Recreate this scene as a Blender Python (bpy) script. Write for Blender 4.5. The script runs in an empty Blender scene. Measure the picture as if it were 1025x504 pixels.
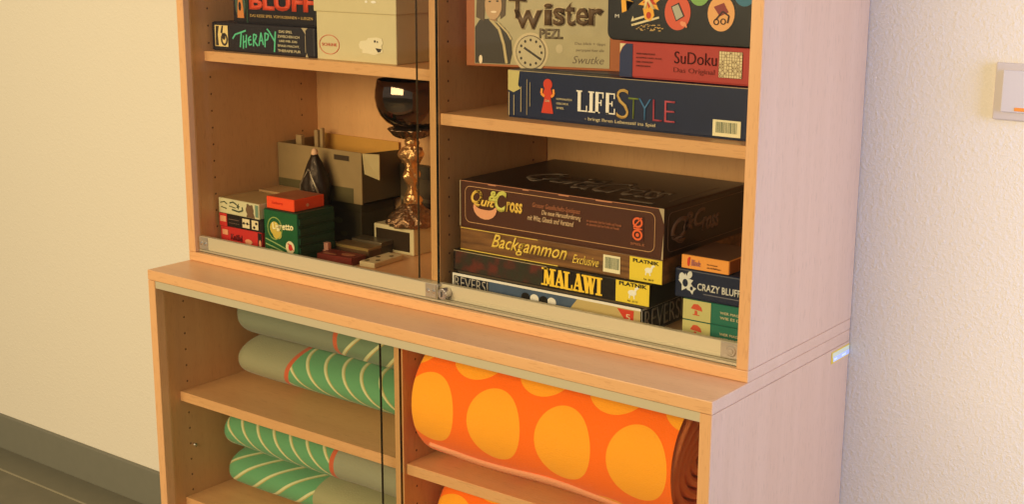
import bpy, bmesh, math, random
from mathutils import Vector, Matrix
random.seed(4)
C = bpy.context.scene.collection
H = 0.793            # height of the lower cabinet; geometry below is written with its top at z = 0
PI = math.pi

# ------------------------------------------------------------------ materials
def srgb(r, g, b):
    f = lambda c: (c/255/12.92) if c/255 <= .04045 else ((c/255+.055)/1.055)**2.4
    return (f(r), f(g), f(b), 1)

_M = {}
def mat(name, col=None, rough=.5, metal=0., spec=.3, bump=None, vary=0., coat=0.):
    if name in _M: return _M[name]
    m = bpy.data.materials.new(name); m.use_nodes = True
    nt = m.node_tree; b = nt.nodes['Principled BSDF']
    b.inputs['Base Color'].default_value = col
    b.inputs['Roughness'].default_value = rough
    b.inputs['Metallic'].default_value = metal
    b.inputs['Specular IOR Level'].default_value = spec
    b.inputs['Coat Weight'].default_value = coat
    tc = nt.nodes.new('ShaderNodeTexCoord')
    if vary:
        n = nt.nodes.new('ShaderNodeTexNoise'); n.inputs['Scale'].default_value = 35; n.inputs['Detail'].default_value = 5
        nt.links.new(tc.outputs['Object'], n.inputs['Vector'])
        mx = nt.nodes.new('ShaderNodeMixRGB'); mx.blend_type = 'MIX'
        mx.inputs[1].default_value = tuple(c*(1-vary) for c in col[:3])+(1,)
        mx.inputs[2].default_value = tuple(min(1, c*(1+vary)) for c in col[:3])+(1,)
        nt.links.new(n.outputs['Fac'], mx.inputs[0]); nt.links.new(mx.outputs[0], b.inputs['Base Color'])
    if bump:
        sc, st = bump
        n = nt.nodes.new('ShaderNodeTexNoise'); n.inputs['Scale'].default_value = sc; n.inputs['Detail'].default_value = 3
        nt.links.new(tc.outputs['Object'], n.inputs['Vector'])
        bp = nt.nodes.new('ShaderNodeBump'); bp.inputs['Strength'].default_value = st; bp.inputs['Distance'].default_value = .004
        nt.links.new(n.outputs['Fac'], bp.inputs['Height']); nt.links.new(bp.outputs[0], b.inputs['Normal'])
    _M[name] = m
    return m

class NG:
    """short hand for building maths in a node tree"""
    def __init__(s, m): s.nt = m.node_tree; s.b = s.nt.nodes['Principled BSDF']
    def n(s, t, **k):
        x = s.nt.nodes.new(t)
        for a, v in k.items(): setattr(x, a, v)
        return x
    def L(s, a, b): s.nt.links.new(a, b)
    def m(s, op, a, b=None, c=None):
        x = s.n('ShaderNodeMath', operation=op)
        for i, v in enumerate((a, b, c)):
            if v is None: continue
            if isinstance(v, (int, float)): x.inputs[i].default_value = v
            else: s.L(v, x.inputs[i])
        return x.outputs[0]
    def mix(s, f, a, b):
        x = s.n('ShaderNodeMixRGB')
        for i, v in enumerate((f, a, b)):
            if isinstance(v, (int, float)): x.inputs[i].default_value = v
            elif isinstance(v, tuple): x.inputs[i].default_value = v
            else: s.L(v, x.inputs[i])
        return x.outputs[0]
    def coords(s, kind='Object'):
        t = s.n('ShaderNodeTexCoord'); sp = s.n('ShaderNodeSeparateXYZ'); s.L(t.outputs[kind], sp.inputs[0])
        return t.outputs[kind], sp.outputs

BEECH_A = srgb(206, 153, 101); BEECH_B = srgb(227, 179, 125)
def wood(name, grain='Z', holes=None, off=(0, 0, 0), tint=1.0):
    """beech veneer; holes = (world x range list, world y, world z phase) for shelf pin holes"""
    m = bpy.data.materials.new(name); m.use_nodes = True
    g = NG(m); vec, xyz = g.coords()
    mp = g.n('ShaderNodeMapping'); g.L(vec, mp.inputs[0])
    mp.inputs['Scale'].default_value = {'Z': (38, 38, 1.6), 'X': (1.6, 38, 38)}[grain]
    n1 = g.n('ShaderNodeTexNoise'); n1.inputs['Scale'].default_value = 1.0; n1.inputs['Detail'].default_value = 5; n1.inputs['Roughness'].default_value = .6
    g.L(mp.outputs[0], n1.inputs['Vector'])
    mp2 = g.n('ShaderNodeMapping'); g.L(vec, mp2.inputs[0])
    mp2.inputs['Scale'].default_value = {'Z': (9, 9, .5), 'X': (.5, 9, 9)}[grain]
    n2 = g.n('ShaderNodeTexNoise'); n2.inputs['Detail'].default_value = 2; n2.inputs['Scale'].default_value = 1.0
    g.L(mp2.outputs[0], n2.inputs['Vector'])
    f = g.m('MULTIPLY_ADD', n1.outputs['Fac'], 1.3, -.15)
    f = g.m('ADD', g.m('MULTIPLY', f, .6), g.m('MULTIPLY', n2.outputs['Fac'], .4))
    mp3 = g.n('ShaderNodeMapping'); g.L(vec, mp3.inputs[0])
    mp3.inputs['Scale'].default_value = {'Z': (420, 420, 40), 'X': (40, 420, 420)}[grain]
    n3 = g.n('ShaderNodeTexNoise'); n3.inputs['Scale'].default_value = 1.0; n3.inputs['Detail'].default_value = 1
    g.L(mp3.outputs[0], n3.inputs['Vector'])
    fleck = g.m('MULTIPLY', g.m('LESS_THAN', n3.outputs['Fac'], .36), .18)
    a = tuple(c*tint for c in BEECH_A[:3])+(1,); b_ = tuple(c*tint for c in BEECH_B[:3])+(1,)
    col = g.mix(f, a, b_)
    col = g.mix(fleck, col, srgb(150, 95, 55))
    if holes:
        xs, ys, zo = holes
        ox, oy, oz = off
        near = None
        for y0 in ys:
            dy = g.m('SUBTRACT', xyz[1], y0-oy)
            dz = g.m('SUBTRACT', g.m('MODULO', g.m('ADD', g.m('SUBTRACT', xyz[2], zo-oz), 3.2+.016), .032), .016)
            d = g.m('SQRT', g.m('ADD', g.m('MULTIPLY', dy, dy), g.m('MULTIPLY', dz, dz)))
            c = g.m('LESS_THAN', d, .0020)
            near = c if near is None else g.m('MAXIMUM', near, c)
        sel = None
        for x0 in xs:
            c = g.m('LESS_THAN', g.m('ABSOLUTE', g.m('SUBTRACT', xyz[0], x0-ox)), .004)
            sel = c if sel is None else g.m('MAXIMUM', sel, c)
        col = g.mix(g.m('MULTIPLY', near, sel), col, srgb(92, 58, 36))
    g.L(col, g.b.inputs['Base Color'])
    g.b.inputs['Roughness'].default_value = .38
    g.b.inputs['Specular IOR Level'].default_value = .45
    return m

def wall_mat():
    m = bpy.data.materials.new('plaster'); m.use_nodes = True
    g = NG(m); vec, xyz = g.coords()
    g.b.inputs['Base Color'].default_value = srgb(228, 220, 200)
    g.b.inputs['Roughness'].default_value = .75; g.b.inputs['Specular IOR Level'].default_value = .3
    n = g.n('ShaderNodeTexNoise'); n.inputs['Scale'].default_value = 140; n.inputs['Detail'].default_value = 3; n.inputs['Roughness'].default_value = .55
    n.inputs['Distortion'].default_value = .25
    g.L(vec, n.inputs['Vector'])
    v = g.n('ShaderNodeTexNoise'); v.inputs['Scale'].default_value = 320; v.inputs['Detail'].default_value = 2
    g.L(vec, v.inputs['Vector'])
    h = g.m('ADD', g.m('SMOOTH_MAX', n.outputs['Fac'], .47, .12), g.m('MULTIPLY', v.outputs['Fac'], .3))
    bp = g.n('ShaderNodeBump'); bp.inputs['Strength'].default_value = .38; bp.inputs['Distance'].default_value = .004
    g.L(h, bp.inputs['Height']); g.L(bp.outputs[0], g.b.inputs['Normal'])
    return m

def floor_mat():
    m = bpy.data.materials.new('linoleum'); m.use_nodes = True
    g = NG(m); vec, xyz = g.coords()
    n = g.n('ShaderNodeTexNoise'); n.inputs['Scale'].default_value = 14; n.inputs['Detail'].default_value = 6; g.L(vec, n.inputs['Vector'])
    g.L(g.mix(n.outputs['Fac'], srgb(96, 92, 72), srgb(120, 114, 92)), g.b.inputs['Base Color'])
    g.b.inputs['Roughness'].default_value = .55
    return m

def glass_mat(name='cabinet_glass', tint=(.97, .965, .94, 1), refl=.055):
    m = bpy.data.materials.new(name); m.use_nodes = True
    nt = m.node_tree; nt.nodes.remove(nt.nodes['Principled BSDF']); out = nt.nodes['Material Output']
    t = nt.nodes.new('ShaderNodeBsdfTransparent'); t.inputs[0].default_value = tint
    gl = nt.nodes.new('ShaderNodeBsdfGlossy'); gl.inputs['Roughness'].default_value = .02
    ge = nt.nodes.new('ShaderNodeNewGeometry'); dt = nt.nodes.new('ShaderNodeVectorMath'); dt.operation = 'DOT_PRODUCT'
    nt.links.new(ge.outputs['Incoming'], dt.inputs[0]); nt.links.new(ge.outputs['Normal'], dt.inputs[1])
    def mm(op, x, y=None):
        n = nt.nodes.new('ShaderNodeMath'); n.operation = op
        for i, v in enumerate((x, y)):
            if v is None: continue
            if isinstance(v, (int, float)): n.inputs[i].default_value = v
            else: nt.links.new(v, n.inputs[i])
        return n
    ab = mm('ABSOLUTE', dt.outputs['Value']); fr = mm('ADD', mm('MULTIPLY', mm('POWER', mm('SUBTRACT', 1., ab.outputs[0]).outputs[0], 5.).outputs[0], .96).outputs[0], .016)
    mx = nt.nodes.new('ShaderNodeMixShader')
    nt.links.new(fr.outputs[0], mx.inputs[0]); nt.links.new(t.outputs[0], mx.inputs[1]); nt.links.new(gl.outputs[0], mx.inputs[2])
    nt.links.new(mx.outputs[0], out.inputs[0])
    return m

# ------------------------------------------------------------------ object helpers
def thing(name, label, cat, loc=(0, 0, 0), rotz=0, group=None):
    o = bpy.data.objects.new(name, None); C.objects.link(o)
    o.empty_display_size = .03
    o.location = loc; o.rotation_euler = (0, 0, rotz); o['label'] = label; o['category'] = cat
    if group: o['group'] = group
    return o

def link(name, me, m, parent=None, smooth=False):
    o = bpy.data.objects.new(name, me); C.objects.link(o)
    if m is not None and not me.materials: me.materials.append(m)
    if parent: o.parent = parent
    if smooth:
        for p in me.polygons: p.use_smooth = True
    return o

def from_bm(name, bm, m, parent=None, smooth=False):
    bmesh.ops.recalc_face_normals(bm, faces=bm.faces)
    me = bpy.data.meshes.new(name); bm.to_mesh(me); bm.free()
    return link(name, me, m, parent, smooth)

def add_box(bm, x0, x1, y0, y1, z0, z1, bev=0, seg=2):
    r = bmesh.ops.create_cube(bm, size=1)
    for v in r['verts']:
        v.co = Vector((x0+(v.co.x+.5)*(x1-x0), y0+(v.co.y+.5)*(y1-y0), z0+(v.co.z+.5)*(z1-z0)))
    if bev:
        es = list({e for v in r['verts'] for e in v.link_edges})
        bmesh.ops.bevel(bm, geom=es, offset=bev, segments=seg, affect='EDGES', profile=.5)

def box(name, parent, x0, x1, y0, y1, z0, z1, m, bev=.0006, seg=1, world=True):
    """world=True: coordinates are world ones, converted to the parent's frame (unrotated parents)"""
    o = parent.location if (parent and world) else Vector((0, 0, 0))
    bm = bmesh.new(); add_box(bm, x0-o.x, x1-o.x, y0-o.y, y1-o.y, z0-o.z, z1-o.z, bev, seg)
    return from_bm(name, bm, m, parent)

def lathe(name, parent, prof, m, n=48, loc=(0, 0, 0), fn=None, cap=True):
    bm = bmesh.new(); rings = []
    for r, z in prof:
        ring = []
        for i in range(n):
            a = 2*PI*i/n; rr = r
            if fn: rr = fn(r, z, a)
            ring.append(bm.verts.new((loc[0]+rr*math.cos(a), loc[1]+rr*math.sin(a), loc[2]+z)))
        rings.append(ring)
    for a, b in zip(rings, rings[1:]):
        for i in range(n): bm.faces.new((a[i], a[(i+1) % n], b[(i+1) % n], b[i]))
    if cap: bm.faces.new(rings[0]); bm.faces.new(rings[-1])
    return from_bm(name, bm, m, parent, True)

# faces of a box-like thing, in its local frame (front left bottom corner = origin)
def face_fn(face, w=0, d=0, h=0):
    return {'F': lambda u, v, e: Vector((u, -e, v)), 'R': lambda u, v, e: Vector((w+e, u, v)),
            'T': lambda u, v, e: Vector((u, v, h+e))}[face]

def poly(name, parent, fn, pts, m, e=.0004, t=.0004):
    """thin slab with the outline pts on a face, from e to e+t off the face"""
    bm = bmesh.new(); n = len(pts)
    a = [bm.verts.new(fn(u, v, e)) for u, v in pts]; b = [bm.verts.new(fn(u, v, e+t)) for u, v in pts]
    bm.faces.new(b); bm.faces.new(a)
    for i in range(n): bm.faces.new((a[i], a[(i+1) % n], b[(i+1) % n], b[i]))
    return from_bm(name, bm, m, parent)

def polys(name, parent, fn, plist, m, e=.0004, t=.0004):
    bm = bmesh.new()
    for k, pts in enumerate(plist):
        n = len(pts); ee = e+.00003*(k % 6)
        a = [bm.verts.new(fn(u, v, e)) for u, v in pts]; b = [bm.verts.new(fn(u, v, ee+t)) for u, v in pts]
        bm.faces.new(b); bm.faces.new(a)
        for i in range(n): bm.faces.new((a[i], a[(i+1) % n], b[(i+1) % n], b[i]))
    return from_bm(name, bm, m, parent)

def R4(u0, v0, u1, v1): return [(u0, v0), (u1, v0), (u1, v1), (u0, v1)]
def ell(cu, cv, a, b, n=28, rot=0):
    o = []
    for i in range(n):
        t = 2*PI*i/n; x = a*math.cos(t); y = b*math.sin(t)
        o.append((cu+x*math.cos(rot)-y*math.sin(rot), cv+x*math.sin(rot)+y*math.cos(rot)))
    return o
def ring(cu, cv, a, b, w, n=28):
    out = []
    for i in range(n):
        t0 = 2*PI*i/n; t1 = 2*PI*(i+1)/n
        out.append([(cu+a*math.cos(t0), cv+b*math.sin(t0)), (cu+a*math.cos(t1), cv+b*math.sin(t1)),
                    (cu+(a-w)*math.cos(t1), cv+(b-w)*math.sin(t1)), (cu+(a-w)*math.cos(t0), cv+(b-w)*math.sin(t0))])
    return out
def seg(p, q, w):
    (x0, y0), (x1, y1) = p, q; L = math.hypot(x1-x0, y1-y0) or 1e-9
    nx, ny = -(y1-y0)/L*w/2, (x1-x0)/L*w/2
    return [(x0+nx, y0+ny), (x0-nx, y0-ny), (x1-nx, y1-ny), (x1+nx, y1+ny)]
def pline(pts, w): return [seg(a, b, w) for a, b in zip(pts, pts[1:])]
def rrect(u0, v0, u1, v1, r, w):
    pts = []
    for cx, cy, a0 in ((u1-r, v1-r, 0), (u0+r, v1-r, 90), (u0+r, v0+r, 180), (u1-r, v0+r, 270)):
        for k in range(5):
            a = math.radians(a0+k*22.5); pts.append((cx+r*math.cos(a), cy+r*math.sin(a)))
    return pline(pts+[pts[0]], w)

def text(name, parent, fn, s, u0, v0, u1, v1, m, bold=0., shear=0., e=.0008, t=.0004, slope=0.):
    """lettering fitted to the rectangle u0..u1, v0..v1 of a face"""
    cu = bpy.data.curves.new('t', 'FONT'); cu.body = s; cu.offset = bold; cu.shear = shear; cu.resolution_u = 3; cu.fill_mode = 'FRONT'
    ob = bpy.data.objects.new('t', cu); C.objects.link(ob)
    dg = bpy.context.evaluated_depsgraph_get(); me0 = ob.evaluated_get(dg).to_mesh()
    bm = bmesh.new(); bm.from_mesh(me0); bpy.data.objects.remove(ob); bpy.data.curves.remove(cu)
    xs = [v.co.x for v in bm.verts]; ys = [v.co.y for v in bm.verts]
    x0, x1, y0, y1 = min(xs), max(xs), min(ys), max(ys)
    r = bmesh.ops.extrude_face_region(bm, geom=bm.faces[:]); top = {v for v in r['geom'] if isinstance(v, bmesh.types.BMVert)}
    for v in bm.verts:
        u = u0+(v.co.x-x0)/(x1-x0)*(u1-u0); w = v0+(v.co.y-y0)/(y1-y0)*(v1-v0)+slope*(v.co.x-x0)/(x1-x0)
        v.co = fn(u, w, e+(t if v in top else 0))
    return from_bm(name, bm, m, parent)

# slab-serif capitals on a 0..1 box: (stroke list with widths: T thick, t thin), feet = serif positions
GL = {
 'L': ([((.22, 0), (.22, 1), 'T'), ((.1, .035), (.92, .035), 't'), ((.9, .0), (.9, .3), 't')], [(.22, 1)]),
 'I': ([((.5, 0), (.5, 1), 'T')], [(.5, 0), (.5, 1)]),
 'F': ([((.25, 0), (.25, 1), 'T'), ((.1, .965), (.9, .965), 't'), ((.88, .72), (.88, 1), 't'), ((.25, .5), (.7, .5), 't'), ((.68, .36), (.68, .64), 't')], [(.25, 0)]),
 'E': ([((.25, 0), (.25, 1), 'T'), ((.1, .965), (.9, .965), 't'), ((.88, .74), (.88, 1), 't'), ((.25, .5), (.7, .5), 't'), ((.68, .38), (.68, .62), 't'), ((.1, .035), (.95, .035), 't'), ((.92, 0), (.92, .28), 't')], []),
 'M': ([((.14, 0), (.2, 1), 't'), ((.22, 1), (.5, .1), 'T'), ((.5, .1), (.8, 1), 't'), ((.83, 0), (.8, 1), 'T')], [(.14, 0), (.85, 0), (.16, 1), (.84, 1)]),
 'A': ([((.12, 0), (.5, 1), 't'), ((.84, 0), (.5, 1), 'T'), ((.25, .33), (.72, .33), 't')], [(.12, 0), (.84, 0)]),
 'W': ([((.12, 1), (.32, 0), 'T'), ((.32, 0), (.5, 1), 't'), ((.5, 1), (.7, 0), 'T'), ((.7, 0), (.9, 1), 't')], [(.12, 1), (.5, 1), (.9, 1)]),
}
def serif(name, parent, fn, s, u0, v0, u1, v1, m, widths=None, T=.3, t=.09, gap=.06, e=.0008):
    ws = [widths.get(c, 1) for c in s] if widths else [1]*len(s)
    tot = sum(ws); pl = []; x = u0; Wd = u1-u0; Hh = v1-v0
    for c, w in zip(s, ws):
        cw = Wd*w/tot; a = x+cw*gap/2; b = x+cw*(1-gap/2); x += cw
        P = lambda p: (a+p[0]*(b-a), v0+p[1]*Hh)
        unit = Hh*.75
        for p, q, k in GL[c][0]: pl.append(seg(P(p), P(q), unit*(T if k == 'T' else t)))
        for p in GL[c][1]:
            px, py = P(p); sw = unit*T*.95; y = py+(unit*t*.5 if p[1] == 0 else -unit*t*.5)
            pl.append(seg((px-sw, y), (px+sw, y), unit*t))
    # tiny step per stroke keeps overlapping strokes from fighting
    bm = bmesh.new()
    for k, pts in enumerate(pl):
        ee = e+.00004*(k % 5)
        A = [bm.verts.new(fn(u, v, e)) for u, v in pts]; B = [bm.verts.new(fn(u, v, ee+.0004)) for u, v in pts]
        bm.faces.new(B); bm.faces.new(A)
        for i in range(4): bm.faces.new((A[i], A[(i+1) % 4], B[(i+1) % 4], B[i]))
    return from_bm(name, bm, m, parent)

def barcode(parent, fn, u0, v0, u1, v1):
    lab = poly('barcode_label', parent, fn, R4(u0, v0, u1, v1), mat('label_cream', srgb(235, 228, 190)), .0006)
    pl = []; u = u0+(u1-u0)*.12
    rnd = random.Random(7)
    while u < u1-(u1-u0)*.12:
        w = rnd.choice((.0008, .0012, .0018)); pl.append(R4(u, v0+(v1-v0)*.22, u+w, v1-(v1-v0)*.12)); u += w+rnd.choice((.001, .0014))
    b = polys('bars', lab, fn, pl, mat('bar_green', srgb(112, 124, 104)), .0011, .0003)
    return lab

def shell(parent, w, d, h, m_lid, m_base=None, lip=.01, bev=.0012, names=('box_lid', 'box_base')):
    """cardboard game box: lid pulled over a slightly smaller base"""
    bm = bmesh.new(); add_box(bm, .0012, w-.0012, .0012, d-.0012, 0, h*.6, .0006, 1)
    from_bm(names[1], bm, m_base or m_lid, parent)
    bm = bmesh.new(); add_box(bm, 0, w, 0, d, lip, h, bev, 2)
    return from_bm(names[0], bm, m_lid, parent)

# ------------------------------------------------------------------ the setting
def struct(name, o): o.name = name; o['kind'] = 'structure'; return o
WY = .4445
struct('wall_back', box('wall_back', None, -3.6, 3.4, WY, WY+.15, -H, 1.75, wall_mat(), 0))
struct('floor', box('floor', None, -9, 7, -14, WY, -H-.05, -H, floor_mat(), 0))
bbm = mat('baseboard_grey', srgb(120, 118, 102), .5, vary=.06)
bb = bmesh.new(); add_box(bb, -3.6, -.0, WY-.012, WY, -H, -H+.1, .002, 2); add_box(bb, 1.2, 3.4, WY-.012, WY, -H, -H+.1, .002, 2)
struct('baseboard_back', from_bm('baseboard_back', bb, bbm))
tb = bmesh.new(); add_box(tb, -3.6, 0, WY-.1, WY-.012, -H, -H+.0025, .001, 1)
struct('trim_1', from_bm('trim_1', tb, mat('floor_strip', srgb(116, 112, 92), .5, vary=.06)))
wt = bmesh.new(); add_box(wt, -3.6, 0, WY-.1035, WY-.1, -H, -H+.003, 0)
struct('trim_2', from_bm('trim_2', wt, mat('weld_line', srgb(152, 144, 118), .5)))

# ------------------------------------------------------------------ the lower cabinet
t = .019
lc = thing('sliding_door_cabinet', 'wider-topped lower beech cabinet with sliding glass doors holding rolled blankets', 'cabinet', (.6, .22, -H))
loff = (.6, .22, -H)
holeZ = -.1993
lw_side = wood('beech_lower_side', 'Z', ((.019, 1.181), (.0640, .38), holeZ), loff)
lw_div = wood('beech_lower_divider', 'Z', ((.5905, .6095), (.0640, .38), holeZ), loff)
wx = wood('beech_along', 'X'); wv = wood('beech_upright', 'Z')
box('top_panel', lc, 0, 1.2, 0, .4434, -t, 0, wx, .0012, 2)
box('side_panel', lc, 0, t, 0, .4434, -H+.0, -t-.0006, lw_side, .0008)
box('side_panel', lc, 1.2-t, 1.2, 0, .4434, -H+.0, -t-.0006, lw_side, .0008)
box('divider', lc, .5895, .6085, .032, .43, -H+.08, -t-.0006, lw_div, .0008)
box('back_panel', lc, t, 1.2-t, .4340, .4420, -H+.05, -t-.0006, wv, 0)
box('bottom_panel', lc, t, 1.2-t, .004, .433, -H+.06, -H+.079, wx, .0008)
box('plinth', lc, t, 1.2-t, .03, .045, -H, -H+.059, wx, .0006)
for z in (-.247, -.465):
    box('shelf', lc, t+.0005, .589, .045, .433, z-.019, z, wx, .0008)
    box('shelf', lc, .609, 1.2-t-.0005, .038 if z > -.3 else .045, .433, z-.019, z, wx, .0008)
alu = mat('aluminium', srgb(196, 186, 158), .38, .55)
alu2 = mat('aluminium_pale', srgb(206, 194, 160), .42, .35)
tr = bmesh.new(); lo = lc.location
add_box(tr, t-lo.x, 1.2-t-lo.x, .0015-lo.y, .006-lo.y, -.0335-lo.z, -.0197-lo.z, .0004, 1)
add_box(tr, t-lo.x, 1.2-t-lo.x, .0145-lo.y, .016-lo.y, -.0335-lo.z, -.0197-lo.z, 0)
add_box(tr, t-lo.x, 1.2-t-lo.x, .006-lo.y, .028-lo.y, -.0215-lo.z, -.0197-lo.z, 0)
from_bm('door_track', tr, alu2, lc)
gm = glass_mat(); edge = mat('glass_edge', srgb(24, 34, 28), .15, 0, .6)
for (x0, x1, y, ex) in ((t+.001, .6145, .018, .6145), (.5652, 1.2-t-.001, .024, .5652)):
    dr = box('glass_door', lc, x0, x1, y, y+.004, -H+.082, -.0225, gm, 0)
    e0, e1 = (ex-.0006, ex+.0006) if ex == x1 else (ex-.0003, ex+.0003)
    bm = bmesh.new(); add_box(bm, e0-lo.x, e1-lo.x, y-.0003-lo.y, y+.0043-lo.y, -H+.082-lo.z, -.0225-lo.z)
    from_bm('glass_edge', bm, edge, dr)
# bracket pin seen on the left inner side
pn = bmesh.new(); bmesh.ops.create_cone(pn, cap_ends=True, segments=12, radius1=.003, radius2=.003, depth=.008, matrix=Matrix.Translation((.019+.003-lo.x, .0712-lo.y, -.363-lo.z)) @ Matrix.Rotation(PI/2, 4, 'Y'))
from_bm('shelf_pin', pn, mat('steel', srgb(210, 205, 198), .25, .9), lc, True)
# inventory sticker on the right side, under the top
sf = lambda u, v, e: Vector((1.2-lo.x+e, u-lo.y, v-lo.z))
st = poly('sticker', lc, sf, R4(.377, -.0425, .4430, -.0235), mat('sticker_yellow', srgb(235, 190, 40), .35), .0002, .0003)
poly('printed_band', st, sf, R4(.381, -.0330, .4430, -.0255), mat('sticker_lime', srgb(226, 214, 150), .35), .0005, .0002)
poly('printed_band', st, sf, R4(.384, -.0405, .4430, -.0330), mat('sticker_blue', srgb(206, 204, 216), .35), .0005, .0002)
for (u, w) in ((.386, .012), (.415, .016)): poly('printed_patch', st, sf, R4(u, -.0385, u+w, -.035), mat('sticker_white', srgb(245, 245, 250), .3), .0008, .0002)

# ------------------------------------------------------------------ the upper cabinet
UT = .80
uc = thing('glass_display_cabinet', 'shallower upper beech cabinet with sliding glass doors full of board games', 'cabinet', (.6, .27, 0))
uoff = (.6, .27, 0)
uw_side = wood('beech_upper_side', 'Z', ((.019, 1.181), (.1560, .39), .3149), uoff)
uw_div = wood('beech_upper_divider', 'Z', ((.5872, .6065), (.1560, .39), .3149), uoff)
F = .0994
box('bottom_panel', uc, 0, 1.2, F, .4434, .0004, .0174, wx, .0010, 2)
box('top_panel', uc, 0, 1.2, F, .4434, UT-t, UT, wx, .0010, 2)
box('side_panel', uc, 0, t, F, .4434, .0178, UT-t-.0004, uw_side, .0008)
box('side_panel', uc, 1.2-t, 1.2, F, .4434, .0178, UT-t-.0004, uw_side, .0008)
box('divider', uc, .5872, .6065, .1310, .43, .0178, UT-t-.0004, uw_div, .0008)
box('back_panel', uc, t, 1.2-t, .4340, .4420, .0178, UT-t-.0004, wv, 0)
box('shelf', uc, t+.0005, .5867, .143, .433, .397-t, .397, wx, .0008)
box('shelf', uc, .6070, 1.2-t-.0005, .135, .433, .3285-t, .3285, wx, .0008)
tr = bmesh.new(); lo = uc.location
add_box(tr, t-lo.x, 1.2-t-lo.x, .1085-lo.y, .1295-lo.y, .0176-lo.z, .0190-lo.z, 0)
add_box(tr, t-lo.x, 1.2-t-lo.x, .1085-lo.y, .1100-lo.y, .0176-lo.z, .0225-lo.z, .0003, 1)
add_box(tr, t-lo.x, 1.2-t-lo.x, .1185-lo.y, .1195-lo.y, .0176-lo.z, .0225-lo.z, 0)
from_bm('door_track', tr, alu, uc)
clipm = mat('clip_grey', srgb(180, 168, 150), .3, .5); scr = mat('screw_bright', srgb(225, 220, 205), .2, .9)
steel = mat('steel', srgb(200, 190, 180), .25, .9)
def rail_door(x0, x1, y, exl, clips, lock=None):
    d = box('glass_door', uc, x0, x1, y, y+.004, .024, UT-t-.004, gm, 0)
    for ex in exl:
        bm = bmesh.new(); hw = .0008 if y < .12 else .0002; add_box(bm, ex-hw-lo.x, ex+hw-lo.x, y-.0002-lo.y, y+.0042-lo.y, .0485, UT-t-.004); from_bm('glass_edge', bm, edge if y < .12 else mat('glass_edge_soft', srgb(92, 84, 62), .2), d)
    bm = bmesh.new(); add_box(bm, x0-lo.x, x1-lo.x, y-.003-lo.y, y+.007-lo.y, .0228, .0478, .0006, 1)
    add_box(bm, x0-lo.x, x1-lo.x, y-.0034-lo.y, y-.0028-lo.y, .0290, .0300)
    from_bm('door_rail', bm, alu2, d)
    for cx0, cx1, ns in clips:
        bm = bmesh.new(); add_box(bm, cx0-lo.x, cx1-lo.x, y-.0048-lo.y, y-.003-lo.y, .0240, .0472, .0006, 1)
        c = from_bm('rail_clip', bm, clipm, d)
        for k in range(ns):
            xx = (cx0+cx1)/2+(k-(ns-1)/2)*.012; rr = .0042 if ns == 2 else .0085
            zc = .0355
            bm = bmesh.new(); bmesh.ops.create_cone(bm, cap_ends=True, segments=24, radius1=rr, radius2=rr*.8, depth=.0014, matrix=Matrix.Translation((xx-lo.x, y-.0054-lo.y, zc)) @ Matrix.Rotation(PI/2, 4, 'X'))
            bmesh.ops.create_cone(bm, cap_ends=True, segments=16, radius1=rr*.55, radius2=rr*.4, depth=.0010, matrix=Matrix.Translation((xx-lo.x, y-.0064-lo.y, zc)) @ Matrix.Rotation(PI/2, 4, 'X'))
            from_bm('screw', bm, scr if ns == 2 else clipm, c, False)
    return d
d1 = rail_door(t+.001, .6185, .1125, (.6178,), ((t+.002, t+.026, 2), (.5935, .6175, 2)))
d2 = rail_door(.5660, 1.2-t-.001, .1225, (.5666,), ((1.145, 1.1795, 1),))
bm = bmesh.new(); Lx, Lz = .6330, .0350
M90 = Matrix.Rotation(PI/2, 4, 'X')
bmesh.ops.create_cone(bm, cap_ends=True, segments=32, radius1=.0095, radius2=.0095, depth=.016, matrix=Matrix.Translation((Lx-lo.x, .1115-lo.y, Lz)) @ M90)
bmesh.ops.bevel(bm, geom=bm.edges[:], offset=.0012, segments=2, affect='EDGES')
lk = from_bm('lock', bm, steel, d2, False)
bm = bmesh.new(); add_box(bm, Lx-.001-lo.x, Lx+.001-lo.x, .1030-lo.y, .1036-lo.y, Lz-.0045, Lz+.0045)
from_bm('keyhole', bm, mat('keyhole_black', srgb(20, 18, 16), .5), lk)

# ------------------------------------------------------------------ light switch
sw = thing('light_switch', 'white square rocker light switch on the textured wall right of the cabinets', 'light switch', (1.4395, WY, .354))
wp = mat('switch_plastic', srgb(200, 190, 180), .35)
bm = bmesh.new(); add_box(bm, -.041, .041, -.006, 0, 0, .082, .002, 3); from_bm('frame', bm, wp, sw)
bm = bmesh.new(); add_box(bm, -.0295, .0295, -.0090, -.0055, .012, .072, .0015, 2); rk = from_bm('rocker', bm, mat('rocker_plastic', srgb(206, 200, 196), .3), sw)
bm = bmesh.new(); add_box(bm, -.009, .007, -.0096, -.0086, .0145, .0195, .0008, 2); from_bm('orange_glow', bm, mat('amber', srgb(240, 150, 60), .3), rk)  # orange glow reflected in the rocker, put in as a small amber piece

# ------------------------------------------------------------------ board games, upper right shelf
ZR = .3286; ZL = .3971; ZB = .0175
cream = mat('print_cream', srgb(226, 212, 170), .6); black = mat('print_black', srgb(22, 18, 16), .45)
white = mat('print_white', srgb(236, 232, 222), .5); red = mat('print_red', srgb(206, 62, 40), .5)
wear = mat('worn_paper', srgb(176, 160, 128), .8)

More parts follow.
